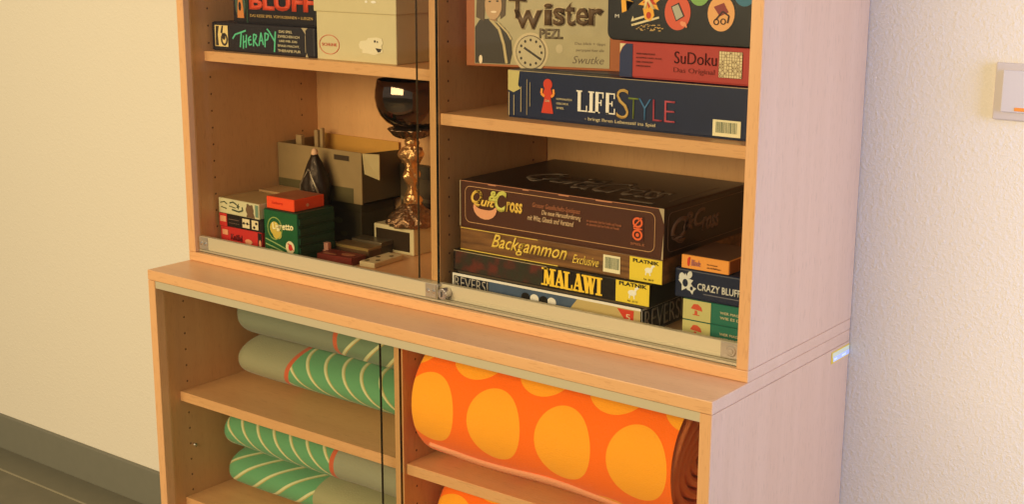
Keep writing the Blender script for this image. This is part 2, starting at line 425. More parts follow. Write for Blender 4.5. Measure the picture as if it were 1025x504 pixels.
g = thing('board_game', 'long navy blue board game box with multicoloured title, bottom of the upper right pile', 'board game', (.7185, .170, ZR), 0, 'board games on the upper right shelf')
navy = mat('navy_print', srgb(22, 34, 66), .42, vary=.18)
w, d_, h = .4605, .24, .0755
shell(g, w, d_, h, navy, lip=.002)
ff = face_fn('F'); 
polys('worn_edge', g, ff, [R4(.001, .0742, w-.002, .0752)]+[R4(.001+.4*random.random(), .0725, .02+.4*random.random(), .0745) for _ in range(0)], wear, .0002, .0003)
poly('torn_tape', g, ff, [(.001, .0745), (.024, .0742), (.021, .052), (.026, .047), (.012, .040), (.001, .044)], mat('tape_yellow', srgb(196, 184, 120), .5), .0004)
polys('scuffs', g, ff, [R4(.012, .004, .0135, .036), R4(.026, .01, .0275, .05), R4(.038, .006, .039, .062), R4(.002, .003, .004, .040), R4(.044, .02, .045, .058)], wear, .0004)
polys('figure_print', g, ff, [[(u_+.007, v_) for u_, v_ in q_] for q_ in (ell(.072, .057, .0085, .0085), [(.060, .012), (.083, .012), (.078, .036), (.081, .042), (.078, .050), (.066, .050), (.063, .042), (.066, .036)])], red, .0005)
polys('figure_arms', g, ff, pline([(.068, .050), (.067, .042), (.073, .038)], .004)+pline([(.090, .050), (.091, .042), (.086, .038)], .004), mat('print_orange', srgb(238, 150, 60), .5), .0008)
text('lettering', g, ff, 'DAS', .075, .030, .083, .033, cream, e=.0012)
for k, (s, x1) in enumerate((('KOMMUNIKATION', .113), ('GESCHICK', .107), ('SPIEL', .099))):
    text('lettering', g, ff, s, .096, .0345-k*.007, x1+.012, .0375-k*.007, cream)
serif('title_lettering', g, ff, 'LIFE', .134, .020, .206, .052, white, {'L': 1.05, 'I': .55, 'F': .9, 'E': 1.0}, T=.24, t=.08)
gold = mat('print_gold', srgb(200, 165, 95), .5)
text('title_lettering', g, ff, 'S', .207, .015, .229, .060, gold, bold=-.012)
for s, a, b, c in (('T', .228, .246, srgb(120, 138, 60)), ('Y', .246, .268, srgb(70, 120, 170)), ('L', .271, .287, srgb(160, 62, 80)), ('E', .291, .309, srgb(190, 84, 100))):
    text('title_lettering', g, ff, s, a, .0165, b, .0480, mat('print_title_'+s, c, .5), bold=-.018)
text('lettering', g, ff, '- bringt Ihren Lebensstil ins Spiel', .150, .006, .276, .0125, cream)
barcode(g, ff, .3720, .004, .4170, .0275)
polys('print_panel', g, face_fn('T', w, d_, h), [R4(.03, .03, .42, .20)], mat('navy_panel', srgb(60, 66, 92), .4), .0003)

g = thing('board_game', 'flat red board game box with a small number grid, on the long navy box', 'board game', (.9225, .180, ZR+.0765), 0, 'board games on the upper right shelf')
redbox = mat('brick_red_print', srgb(176, 62, 58), .5, vary=.08); w, d_, h = .250, .18, .0530
shell(g, w, d_, h, redbox, lip=.0015)
polys('spine_panel', g, ff, [[(.0005, .0005), (.023, .0005), (.023, .0500), (.012, .0498), (.006, .044), (.0005, .034)]], mat('spine_blue', srgb(40, 52, 92), .5), .0004)
polys('spine_corner', g, ff, [[(.0008, .036), (.005, .0445), (.011, .0498), (.0008, .0498)]], cream, .0005)
dk = mat('print_maroon', srgb(74, 24, 24), .5)
text('title_lettering', g, ff, 'SuDoku', .095, .0255, .165, .0430, dk, bold=-.005)
text('lettering', g, ff, 'Das Original', .094, .0105, .162, .0200, mat('print_maroon_pale', srgb(128, 40, 36), .5))
for k in range(4): text('lettering', g, ff, ('NUR FUER KLUGE', 'KOEPFE UND ALLE,', 'DIE ZAHLEN', 'MOEGEN')[k], .030, .035-k*.006, (.062, .074, .058, .054)[k], .0375-k*.006, dk)
gr = poly('number_grid', g, ff, R4(.169, .010, .206, .047), cream, .0006)
pl = [R4(.169+.037*i/9-.0002, .010, .169+.037*i/9+.0002, .047) for i in range(10)]+[R4(.169, .010+.037*i/9-.0002, .206, .010+.037*i/9+.0002) for i in range(10)]
for i in range(9):
    for j in range(9):
        if random.random() < .3: x = .169+.037*(i+.5)/9; y = .010+.037*(j+.5)/9; pl.append(R4(x-.0007, y-.0011, x+.0007, y+.0011))
for k, q in enumerate(pl): pass
polys('grid_lines', gr, ff, pl, mat('print_brown', srgb(110, 78, 58), .5), .0011, .0002)

g = thing('board_game', 'black round-cornered board game box with coloured round icons, topmost of its pile', 'board game', (.9020, .176, ZR+.1310), 0, 'board games on the upper right shelf')
w, d_, h = .275, .20, .105
bm = bmesh.new(); add_box(bm, 0, w, 0, d_, 0, h)
bmesh.ops.bevel(bm, geom=[e for e in bm.edges if abs(e.verts[0].co.y-e.verts[1].co.y) > .1], offset=.012, segments=5, affect='EDGES', profile=.5)
bmesh.ops.bevel(bm, geom=[e for e in bm.edges if e.calc_face_angle(0) > 1], offset=.001, segments=1, affect='EDGES')
from_bm('box_body', bm, mat('black_card', srgb(13, 13, 17), .35), g)
fb = lambda u, v, e: ff(u-.004, v+.0105, e)
fl = mat('flame_yellow', srgb(240, 175, 60), .5); fr = mat('flame_red', srgb(190, 60, 30), .5)
def star(cx, cy, r, n=7, k=.55, sq=1, ph=0.):
    return [(cx+(r if i % 2 == 0 else r*k)*math.cos(PI*i/n+ph), cy+sq*(r if i % 2 == 0 else r*k)*math.sin(PI*i/n+ph)) for i in range(2*n)]
polys('flame_print', g, fb, [[(.030, .030), (.038, .033), (.036, .052), (.050, .046), (.047, .040), (.041, .038), (.043, .030)][:4]+[(.028, .050)], star(.078, .048, .021, 6, .5, .85, .3), [(.070, .022), (.080, .020), (.086, .028), (.083, .040), (.066, .038)]], fl, .0004)
polys('flame_core', g, fb, [star(.078, .048, .013, 5, .45, .8, .8), ell(.0765, .028, .004, .005)], fr, .0009)
text('title_lettering', g, fb, 'K', .068, .037, .090, .062, mat('title_cream', srgb(248, 226, 170), .5), bold=.01, shear=.2, e=.0014)
polys('strap_line', g, fb, [seg((.052, .021), (.083, .030), .0030), seg((.047, .0125), (.094, .0255), .0030), [(.046, .018), (.052, .019), (.049, .026)]], cream, .0004)
rnd = random.Random(3)
polys('small_print', g, fb, [R4(x, y, x+rnd.uniform(.001, .004), y+.0012) for x, y in [(rnd.uniform(.048, .10), rnd.uniform(.005, .014)) for _ in range(46)]], gold, .0004)
text('lettering', g, fb, 'M', .018, .0225, .025, .0275, white)
def icon(cx, cz, r, c1, c2):
    poly('icon_disc', g, fb, ell(cx, cz, r, r*1.18), mat('icon_'+c1[0], c1[1], .5), .0004)
    return c2
poly('icon_disc', g, fb, ell(.1250, .034, .0215, .0255), mat('icon_coral', srgb(214, 92, 66), .5), .0004)
poly('icon_tablet', g, fb, [(.1140, .042), (.1270, .048), (.1370, .029), (.1230, .021)], mat('tablet_frame', srgb(56, 44, 44), .5), .0009)
poly('icon_screen', g, fb, [(.1160, .0412), (.1262, .0455), (.1350, .0292), (.1240, .0230)], mat('tablet_screen', srgb(176, 176, 160), .5), .0014)
polys('icon_hand', g, fb, [ell(.1350, .018, .0050, .0032, rot=-.5), seg((.138, .021), (.141, .013), .0025)], mat('hand_peach', srgb(236, 150, 110), .5), .0014)
poly('icon_disc', g, fb, ell(.1960, .035, .0215, .0250), mat('icon_peach', srgb(232, 172, 110), .5), .0004)
polys('icon_scissors', g, fb, pline([(.188, .026), (.199, .038), (.209, .032), (.207, .022)], .0022)+ring(.189, .023, .0045, .0045, .0014, 12)+ring(.200, .024, .0045, .0045, .0014, 12), mat('icon_ink', srgb(60, 36, 34), .5), .0014)
poly('icon_cloth', g, fb, [(.184, .044), (.200, .050), (.208, .037), (.194, .031)], mat('icon_plum', srgb(140, 60, 60), .5), .0009)
poly('icon_disc', g, fb, ell(.1600, .064, .0175, .0195), mat('icon_green', srgb(128, 176, 96), .5), .0004)
poly('icon_disc', g, fb, ell(.2320, .066, .0175, .0200), mat('icon_blue', srgb(60, 120, 150), .5), .0004)
for z in (.014, .040): text('lettering', g, fb, 'CE' if z > .03 else 'A', .2500, z, .2590, z+.020, cream, bold=.01)

# the big party game box standing at an angle behind
ang = math.radians(16)
g = thing('board_game', 'tall upright game box with a greyscale photo of a dark-clad person', 'board game', (.6320, .1720, ZR+.0762), ang, 'board games on the upper right shelf')
w, d_, h = .268, .06, .262
brownc = mat('rust_card', srgb(168, 96, 52), .5, vary=.1)
bm = bmesh.new(); add_box(bm, 0, w, 0, d_, 0, h, .001, 2); from_bm('box_body', bm, brownc, g)
grey = mat('photo_grey', srgb(178, 166, 128), .4, vary=.16); dgrey = mat('photo_dark', srgb(56, 48, 40), .45); mgrey = mat('photo_mid', srgb(118, 104, 82), .45)
poly('front_print', g, ff, R4(.015, .004, .243, h-.006), grey, .0004)
polys('halftone_spots', g, ff, [ell(.160, .032, .006, .007)], mat('photo_light', srgb(196, 182, 146), .4), .0009, .0002)
# person print: body, arm, hair, face
poly('person_jacket', g, ff, [(.016, .005), (.076, .005), (.080, .022), (.078, .046), (.068, .062), (.052, .070), (.040, .076), (.024, .074), (.016, .062)], dgrey, .0012)
polys('person_lanyard', g, ff, pline([(.042, .076), (.058, .060), (.066, .036), (.071, .006)], .0045)+pline([(.056, .070), (.072, .055), (.079, .044)], .003), mat('lanyard_pale', srgb(196, 176, 130), .5), .0018)
polys('person_hair', g, ff, [[(.018, .078), (.032, .072), (.034, .12), (.060, .12), (.060, .076), (.068, .082), (.070, .13), (.05, .15), (.03, .145), (.02, .12)]], mat('photo_hair', srgb(94, 76, 56), .5), .0016)
poly('person_face', g, ff, ell(.048, .098, .0145, .023), mat('photo_skin', srgb(196, 160, 120), .5), .0022)
polys('person_mouth', g, ff, [ell(.049, .087, .005, .0016)], mat('photo_lip', srgb(240, 220, 190), .5), .0027)
polys('person_eyes', g, ff, [ell(.042, .103, .0022, .0012), ell(.055, .104, .0022, .0012)], dgrey, .0027)
poly('person_neck', g, ff, [(.042, .074), (.054, .072), (.052, .082), (.044, .082)], mat('photo_skin_dim', srgb(160, 124, 90), .5), .0019)
poly('person_hand', g, ff, ell(.026, .011, .003, .007), mat('photo_lip', None), .0019)
tl = mat('photo_title', srgb(100, 76, 50), .5); tlo = mat('photo_title_edge', srgb(208, 190, 150), .5)
for ltr, a, b, z0, z1 in (('T', .074, .104, .078, .110), ('w', .083, .131, .062, .091), ('i', .134, .148, .068, .102), ('s', .149, .169, .068, .096), ('t', .169, .186, .068, .104), ('e', .187, .208, .069, .096), ('r', .208, .232, .070, .096)):
    text('title_outline', g, ff, ltr, a-.0015, z0-.0015, b+.0015, z1+.0015, tlo, bold=.055, e=.0010)
    text('title_lettering', g, ff, ltr, a, z0, b, z1, tl, bold=.02, e=.0016)
text('lettering', g, ff, 'PEZL', .126, .047, .166, .063, mgrey, bold=.05)
polys('dial_halo', g, ff, [ell(.112, .025, .030, .031)], tlo, .0010, .0002)
poly('dial_print', g, ff, ell(.112, .025, .0255, .0270), mgrey, .0014, .0002)
poly('dial_face', g, ff, ell(.112, .025, .0240, .0255), mat('photo_light', None), .0018, .0002)
polys('dial_marks', g, ff, [ell(.112+.0185*math.cos(a), .025+.0195*math.sin(a), .0018, .0022) for a in [k*PI/6 for k in range(12)]]+[seg((.101, .032), (.130, .014), .0035)], dgrey, .0022, .0002)
for k, (s, u0, u1, z) in enumerate((('Das klick + tippt', .186, .236, .038), ('partyspiel fuer alle', .188, .234, .028))):
    text('lettering', g, ff, s, u0, z, u1, z+.0055, mgrey)
text('lettering', g, ff, 'Swutke', .182, .010, .234, .022, mgrey, shear=.3)

# ------------------------------------------------------------------ upper left shelf
g = thing('board_game', 'dark box with mint green scrawled title, lying directly on the upper left shelf', 'board game', (.0215, .162, ZL), 0, 'board games on the upper left shelf')
w, d_, h = .2740, .20, .0535
chb = mat('charcoal_card', srgb(36, 31, 32), .45, vary=.1)
bm = bmesh.new(); add_box(bm, 0, w, 0, d_, 0, h, .004, 3); from_bm('box_body', bm, chb, g)
poly('portrait_patch', g, ff, R4(.010, .0085, .046, .0475), mat('patch_cream', srgb(230, 206, 140), .5), .0004)
polys('portrait_ink', g, ff, ring(.036, .022, .0095, .012, .004, 16)+[ell(.035, .026, .004, .005), [(.012, .01), (.020, .01), (.018, .03), (.022, .046), (.014, .046)], [(.026, .034), (.030, .047), (.034, .047), (.031, .032)]], dgrey, .0009, .0003)
mint = mat('print_mint', srgb(90, 196, 150), .5)
L = []
L += pline([(.055, .026), (.062, .035), (.090, .044)], .0032)+pline([(.078, .040), (.074, .010)], .0032)
L += pline([(.083, .034), (.082, .008)], .003)+pline([(.091, .036), (.089, .010)], .003)+pline([(.082, .020), (.091, .024)], .003)
L += pline([(.102, .034), (.095, .028), (.097, .016), (.104, .018)], .003)+pline([(.096, .025), (.103, .027)], .003)
L += pline([(.108, .014), (.109, .038), (.117, .036), (.113, .027), (.109, .026), (.119, .015)], .003)
L += pline([(.122, .016), (.128, .042), (.133, .018)], .003)+pline([(.124, .026), (.131, .027)], .003)
L += pline([(.137, .014), (.138, .042), (.147, .039), (.144, .029), (.138, .028)], .003)
L += pline([(.148, .046), (.1622, .026)], .0032)+pline([(.164, .046), (.160, .006)], .0032)+pline([(.143, .050), (.150, .044)], .003)
L = [[(.055+(u_-.055)*1.06+.004, .026+(v_-.028)*.92) for u_, v_ in q_] for q_ in L]
polys('title_lettering', g, ff, L, mint, .0004)
for k, s in enumerate(('DAS SPIEL', 'ZWISCHEN ICH', 'UND MIR, DAS', 'SPASS MACHT,', 'THERAPIE PUR')):
    text('lettering', g, ff, s, .180+(.004 if k in (0, 2) else 0), .0410-k*.0085, (.218, .236, .230, .236, .238)[k], .0455-k*.0085, cream)
for q_ in ([(.241, .052), (.257, .052), (.251, .047), (.252, .040), (.247, .046)], [(.250, .001), (.257, .001), (.2535, .008)], R4(.2500, .009, .2512, .039)): poly('worn_corner', g, ff, q_, wear)

g = thing('board_game', 'black board game box with big red title capitals, on the mint-titled box', 'board game', (.0805, .166, ZL+.0540), 0, 'board games on the upper left shelf')
w, d_, h = .2150, .19, .060
shell(g, w, d_, h, mat('brown_black_card', srgb(26, 18, 16), .45), lip=.002)
poly('portrait_patch', g, ff, ell(.020, .034, .014, .026), mat('portrait_teal', srgb(70, 90, 76), .5), .0003)
poly('portrait_figure', g, ff, [(.012, .009), (.030, .009), (.028, .030), (.025, .052), (.016, .052), (.013, .030)], mat('portrait_amber', srgb(206, 130, 66), .5), .0009)
polys('portrait_ink', g, ff, [ell(.0195, .030, .0035, .008)], chb, .0014)
text('title_lettering', g, ff, 'BLUFF', .045, .0250, .214, .0570, mat('title_vermilion', srgb(214, 74, 40), .5), bold=.045)
text('lettering', g, ff, 'DAS KESSE SPIEL VOM KOENNEN + LUEGEN', .046, .0120, .208, .0170, gold)
poly('side_stripe', g, ff, R4(.0365, .001, .0395, .058), mat('stripe_green', srgb(38, 70, 44), .5), .0003)

g = thing('cardboard_storage_box', 'cream lidded cardboard box with a red oval stamp, on the upper left shelf', 'box', (.2985, .160, ZL))
w, d_, h = .1920, .255, .110
bx = mat('cream_card', srgb(206, 194, 152), .6, vary=.05)
bm = bmesh.new(); add_box(bm, .002, w-.002, .002, d_-.002, 0, .100, .001, 1); from_bm('box_base', bm, bx, g)
bm = bmesh.new(); add_box(bm, -.0012, w+.0012, -.0012, d_+.0012, .0830, h, .0015, 2); from_bm('lid', bm, bx, g)
oval = polys('oval_stamp', g, ff, ring(.0330, .0265, .0245, .0170, .0010, 32), mat('stamp_red', srgb(206, 90, 66), .6), -.0014)
text('lettering', g, ff, 'SCHUHE', .0150, .0240, .0510, .0290, mat('stamp_red', None), e=-.0012)
tornw = mat('torn_paper', srgb(226, 216, 184), .8)
poly('torn_label', g, ff, [(.104, .030), (.108, .036), (.122, .038), (.126, .042), (.146, .044), (.158, .042), (.160, .034), (.156, .030), (.160, .020), (.140, .014), (.124, .016), (.112, .016), (.112, .022), (.106, .024)], tornw, -.0014)
polys('torn_print', g, ff, [R4(.140, .0355, .144, .0390), R4(.147, .035, .149, .038), [(.143, .026), (.157, .025), (.154, .020), (.149, .019)]], dgrey, -.0008)
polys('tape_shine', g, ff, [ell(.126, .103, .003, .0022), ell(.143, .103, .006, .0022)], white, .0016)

# ------------------------------------------------------------------ lower right pile
grp = 'board games piled on the bottom shelf, right bay'
g = thing('board_game', 'white-edged dark board game box with black and white discs, bottom of the wide pile', 'board game', (.6180, .150, ZB), 0, grp)
w, d_, h = .3725, .27, .0440
shell(g, w, d_, h, mat('slate_card', srgb(30, 34, 46), .4, vary=.1), lip=.0015)
nar = mat('print_silver', srgb(186, 178, 166), .45)
polys('white_edging', g, ff, [R4(.0005, .0395, w-.0005, .0438), R4(.0005, .0010, .0035, .0438)], white, .0003)
poly('sky_panel', g, ff, R4(.078, .002, w-.040, .0398), mat('panel_blue', srgb(74, 92, 118), .4, vary=.2), .0003)
poly('gold_panel', g, ff, [(.300-.075, .002), (w-.001, .002), (w-.001, .0398), (.300-.045, .0398)], mat('panel_gold', srgb(196, 174, 116), .4), .0007)
text('title_lettering', g, ff, 'REVERSI', .0060, .0190, .0760, .0385, nar, bold=-.01)
discs = [(.154, black), (.172, white), (.190, black), (.206, white)]
for u, m_ in discs: poly('disc_print', g, ff, ell(u, .0265, .0085, .0075), m_, .0012)
poly('emblem', g, ff, [(.330, .0385), (.3600, .0385), (.3590, .0180), (.3520, .0130)], red, .0012)
text('lettering', g, ff, '5', .3460, .0225, .3540, .0320, cream, e=.0017)
fr_ = face_fn('R', w, d_, h)
text('title_lettering', g, fr_, 'REVERSI', .0100, .0060, .1200, .0380, nar, bold=-.01, e=.0004)
polys('white_edging', g, fr_, [R4(.0005, .0400, .26, .0430), R4(.0005, .001, .002, .043)], white, .0003)

g = thing('board_game', 'black board game box with large yellow slab capitals, second from the pile bottom', 'board game', (.6200, .150, ZB+.0484), 0, grp)
w, d_, h = .3845, .24, .0350
# a cushion of instruction sheets keeps this lid level with the one under it
bm = bmesh.new(); add_box(bm, .006, w-.006, .004, d_, -.0044, 0.0, .0004, 1); from_bm('box_base', bm, mat('base_card', srgb(84, 70, 52), .6), g)
bm = bmesh.new(); add_box(bm, 0, w, 0, d_, 0, h, .001, 2); from_bm('box_lid', bm, mat('black_brown_card', srgb(22, 16, 13), .4), g)
pm = bpy.data.materials.new('dim_scene'); pm.use_nodes = True; q = NG(pm); vec, xyz = q.coords()
nn = q.n('ShaderNodeTexNoise'); nn.inputs['Scale'].default_value = 38; q.L(vec, nn.inputs['Vector'])
cr = q.n('ShaderNodeValToRGB'); q.L(nn.outputs['Fac'], cr.inputs[0]); e_ = cr.color_ramp.elements
e_[0].position = .36; e_[0].color = srgb(38, 40, 22); e_[1].position = .64; e_[1].color = srgb(92, 34, 20)
x_ = e_.new(.5); x_.color = srgb(50, 34, 22); q.L(cr.outputs[0], q.b.inputs['Base Color']); q.b.inputs['Roughness'].default_value = .4
poly('front_print', g, ff, R4(.004, .002, .185, .0335), pm, .0003)
ylw = mat('print_yellow', srgb(244, 204, 60), .5)
serif('title_lettering', g, ff, 'MALAWI', .1855, .0040, .2985, .0325, ylw, {'M': 1.25, 'A': 1.0, 'L': .85, 'W': 1.3, 'I': .55}, T=.30, t=.13, gap=.04)
yel = mat('label_yellow', srgb(232, 208, 62), .5)
poly('maker_label', g, ff, R4(.3240, .0010, .3840, .0345), yel, .0003)
text('lettering', g, ff, 'PLATNIK', .3300, .0275, .3800, .0335, black, bold=.03)
polys('horse_print', g, ff, [ell(.354, .018, .0075, .0045), seg((.358, .018), (.361, .026), .004), seg((.350, .016), (.349, .009), .002), seg((.357, .016), (.358, .009), .002), ell(.363, .0265, .0028, .0018)], mat('horse_white', srgb(236, 240, 232), .5), .0008)
text('lettering', g, ff, 'Nr. 6113', .346, .0035, .364, .0065, black)
polys('worn_edge', g, ff, [R4(.001, .0338, .386*.5, .0348)], wear, .0005)

g = thing('board_game', 'brown wood-grain board game box with yellow script title, above the black box', 'board game', (.6290, .158, ZB+.0836), 0, grp)
w, d_, h = .3920, .25, .0390
wg = bpy.data.materials.new('printed_woodgrain'); wg.use_nodes = True; q = NG(wg); vec, xyz = q.coords()
mp = q.n('ShaderNodeMapping'); mp.inputs['Scale'].default_value = (9, 60, 110); q.L(vec, mp.inputs[0])
nn = q.n('ShaderNodeTexNoise'); nn.inputs['Scale'].default_value = 1; nn.inputs['Detail'].default_value = 4; q.L(mp.outputs[0], nn.inputs['Vector'])
cr = q.n('ShaderNodeValToRGB'); q.L(nn.outputs['Fac'], cr.inputs[0]); e_ = cr.color_ramp.elements
e_[0].position = .35; e_[0].color = srgb(84, 54, 28); e_[1].position = .68; e_[1].color = srgb(142, 98, 52); q.L(cr.outputs[0], q.b.inputs['Base Color']); q.b.inputs['Roughness'].default_value = .36
shell(g, w, d_, h, wg, lip=.0015)
script = mat('script_yellow', srgb(236, 204, 90), .5)
text('title_lettering', g, ff, 'Backgammon', .0660, .0060, .2180, .0355, script, bold=.012, shear=.45)
text('lettering', g, ff, 'Exclusive', .2280, .0110, .2780, .0250, script, shear=.45)
barcode(g, ff, .2860, .0060, .3170, .0330)
poly('maker_label', g, ff, R4(.3340, .0010, .3915, .0375), yel, .0003)
text('lettering', g, ff, 'PLATNIK', .3400, .0295, .3860, .0350, black, bold=.03)
polys('horse_print', g, ff, [ell(.368, .020, .0065, .0042), seg((.372, .020), (.375, .027), .0036), seg((.364, .018), (.363, .012), .002), seg((.370, .018), (.371, .012), .002), ell(.3765, .0275, .0026, .0016)], mat('horse_white', None), .0008)
text('lettering', g, ff, 'Nr. 6019', .360, .0040, .377, .0070, black)
polys('worn_edge', g, ff, [R4(.001, .0005, .20, .0020), R4(.001, .0370, .16, .0380)], script, .0004)

g = thing('board_game', 'thick dark brown board game box with thin gold border, topmost of the wide pile', 'board game', (.6300, .156, ZB+.1228), 0, grp)
w, d_, h = .3930, .265, .0785
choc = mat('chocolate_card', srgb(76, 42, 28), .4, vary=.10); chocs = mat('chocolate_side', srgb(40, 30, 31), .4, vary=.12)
shell(g, w, d_, h, choc, lip=.002)
ft = face_fn('T', w, d_, h); fr_ = face_fn('R', w, d_, h)
gl = mat('print_gold_line', srgb(206, 160, 110), .5)
polys('gold_border', g, ff, rrect(.012, .010, w-.016, .070, .010, .0009), gl, .0004)
polys('worn_edge', g, ff, [R4(.001, .0775, w-.001, .0784)]+[R4(a, .0760, a+b, .0784) for a, b in ((.06, .016), (.13, .012), (.20, .02), (.27, .03))], mat('worn_rust', srgb(190, 130, 95), .7), .0004)
for q_ in ([(w-.010, .0785), (w-.0005, .0785), (w-.0005, .056), (w-.004, .066)], [(w-.0035, .001), (w-.0005, .001), (w-.0005, .04)], R4(.0005, .002, .0022, .078)): poly('worn_corner', g, ff, q_, wear, .0005)
ty = mat('title_ochre', srgb(236, 196, 90), .5); tyg = mat('title_lime', srgb(210, 206, 100), .5)
text('title_lettering', g, ff, 'Q', .0245, .0380, .0480, .0660, ty, bold=.03, shear=.3)
text('title_lettering', g, ff, 'uit', .0450, .0400, .0740, .0545, ty, bold=.03, shear=.3)
text('title_lettering', g, ff, '&', .0620, .0500, .0800, .0680, tyg, bold=.04, shear=.2, e=.0012)
text('title_lettering', g, ff, 'C', .0740, .0350, .0980, .0700, tyg, bold=.03, shear=.2)
text('title_lettering', g, ff, 'ross', .0970, .0370, .1300, .0540, ty, bold=.03, shear=.2)
sw_ = []
for k in range(10):
    a0 = PI*1.02+k*PI*.095; a1 = a0+PI*.095; wd0 = .0065*math.sin(PI*k/10)+.0015; wd1 = .0065*math.sin(PI*(k+1)/10)+.0015
    c = (.0540, .0420)
    P = lambda a, r: (c[0]+(.0225+r)*math.cos(a), c[1]+(.0155+r)*math.sin(a))
    sw_.append([P(a0, wd0), P(a1, wd1), P(a1, -wd1), P(a0, -wd0)])
polys('title_swoosh', g, ff, sw_, mat('swoosh_pink', srgb(226, 160, 120), .5), .0012)
cop = mat('print_copper', srgb(176, 110, 76), .5); pale = mat('print_pale', srgb(222, 190, 150), .5)
text('lettering', g, ff, 'Grosser Gesellschafts-Spielspass', .1500, .0490, .2420, .0590, cop, shear=.3)
text('lettering', g, ff, 'Die neue Herausforderung', .1680, .0390, .2440, .0490, pale, bold=.012, shear=.3)
text('lettering', g, ff, 'mit Witz, Glueck und Verstand', .1400, .0280, .2300, .0380, pale, bold=.012, shear=.3)
for k in range(2): text('lettering', g, ff, 'ein spannendes Spiel fuer Familie und Freunde', .2540, .0400-k*.0055, .3180-k*.004, .0455-k*.0055, cop)
em = mat('emblem_orange', srgb(232, 104, 56), .5)
poly('emblem', g, ff, R4(0.3360, .0240, 0.3580, .0620), mat('emblem_dark', srgb(70, 30, 20), .5), .0004)
polys('emblem_pattern', g, ff, ring(0.3470, .0330, .0090, .0085, .003, 20)+[ell(0.3470, .0330, .0030, .003)]+ring(0.3470, .0520, .0090, .0080, .003, 20)+[R4(0.3400, .0415, 0.3550, .0435), seg((0.3400, .0445), (0.3540, .060), .002)], em, .0009)
text('lettering', g, ff, 'SPIELE', 0.3350, .0170, 0.3600, .0205, cop)
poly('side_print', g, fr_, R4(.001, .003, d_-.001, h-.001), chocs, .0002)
sg = mat('side_gold', srgb(128, 104, 92), .5)
text('title_lettering', g, fr_, 'Q', .018, .0180, .070, .0600, sg, bold=.03, shear=.3, e=.0006)
text('title_lettering', g, fr_, '&C', .055, .0350, .120, .0640, sg, bold=.03, shear=.3, e=.0006)
text('title_lettering', g, fr_, 'ross', .110, .0260, .165, .0480, sg, bold=.03, shear=.3, e=.0006)
polys('gold_border', g, fr_, rrect(.010, .010, d_-.01, .070, .010, .0008), sg, .0006)
poly('top_print', g, ft, R4(.002, .002, w-.002, d_-.002), mat('top_umber', srgb(38, 26, 19), .35), .0002)
tp = mat('top_title', srgb(96, 82, 70), .5)
text('title_lettering', g, ft, 'Quit', .070, .060, .200, .150, tp, bold=.03, shear=.3, e=.0006)
text('title_lettering', g, ft, '&Cross', .180, .050, .345, .150, tp, bold=.03, shear=.2, e=.0006)
polys('gold_border', g, ft, [R4(.30, .018, .36, .026), seg((w-.022, .05), (w-.022, .20), .0016)], mat('top_line', srgb(120, 104, 88), .5), .0006)

# small card boxes beside the pile
grp = 'small card game boxes beside the wide pile'
x0 = 1.0450; y0 = .180
teal = mat('teal_card', srgb(34, 112, 92), .5); lime = mat('lime_card', srgb(200, 196, 130), .5); mush = mat('mushroom_red', srgb(208, 84, 56), .5)
def mushroom_box(loc, label):
    g = thing('card_game', label, 'card game', loc, 0, grp)
    w, d_, h = .1340, .09, .0318
    bm = bmesh.new(); add_box(bm, 0, w, 0, d_, 0, h, .0008, 1); from_bm('box_body', bm, teal, g)
    poly('cream_panel', g, ff, R4(.0005, .0006, .0480, h-.0006), lime, .0003)
    polys('mushroom_print', g, ff, [[(.014, .0180), (.034, .0160), (.0320, .0220), (.0260, .0260), (.0190, .0255)], [(.0210, .0160), (.0250, .0155), (.0255, .0095), (.0210, .0100)], R4(.0180, .0085, .0290, .0098)], mush, .0008)
    text('lettering', g, ff, 'WER MAGS', .0640, .0175, .0980, .0215, cream)
    text('lettering', g, ff, 'WIE ES DIR', .0640, .0100, .1040, .0140, cream)
    return g
mushroom_box((x0, y0, ZB), 'teal card game box with red mushroom emblem, lowest of the small pile')
mushroom_box((x0-.0005, y0+.001, ZB+.0322), 'teal card game box with red mushroom emblem, second up in the small pile')
g = thing('card_game', 'dark blue card game box with white joker emblem, between teal and orange boxes', 'card game', (1.0300, .1785, ZB+.0646), 0, grp)
w, d_, h = .1440, .10, .0455
bm = bmesh.new(); add_box(bm, 0, w, 0, d_, 0, h, .003, 3); from_bm('box_body', bm, mat('crazy_navy', srgb(24, 34, 62), .4), g)
polys('pale_edging', g, ff, rrect(.0015, .0015, .18, .0440, .005, .0010)[:999], mat('edging_grey', srgb(112, 112, 124), .5), .0003) if False else None
bw = mat('blue_white', srgb(214, 218, 214), .5)
polys('joker_emblem', g, ff, [star(.020, .024, .0135, 5, .55, 1.1, .4), star(.030, .016, .0085, 4, .5, 1, .2), ell(.013, .032, .005, .007), ell(.026, .037, .004, .006, rot=-.4)], bw, .0004)
polys('joker_ink', g, ff, [ell(.019, .024, .0045, .0060), ell(.030, .017, .0025, .003)], mat('crazy_navy', None), .0009)
text('title_lettering', g, ff, 'CRAZY BLUFF', .0400, .0160, .1120, .0270, bw, bold=.02)
polys('strap_line', g, ff, [R4(.050, .0105, .118, .0118)], mat('edging_grey', srgb(112, 112, 124), .5), .0004)
polys('small_mark', g, ff, [ell(.132, .029, .0040, .0065), R4(.129, .009, .137, .015)], mat('mark_orange', srgb(200, 110, 70), .5), .0004)
g = thing('card_game', 'small flat orange card game box, topmost of the small pile by the side panel', 'card game', (1.0400, .1800, ZB+.1105), 0, grp)
w, d_, h = .0800, .10, .0205
org = mat('amber_card', srgb(236, 160, 74), .5)
bm = bmesh.new(); add_box(bm, 0, w, 0, d_, 0, h, .0008, 1); from_bm('box_body', bm, org, g)
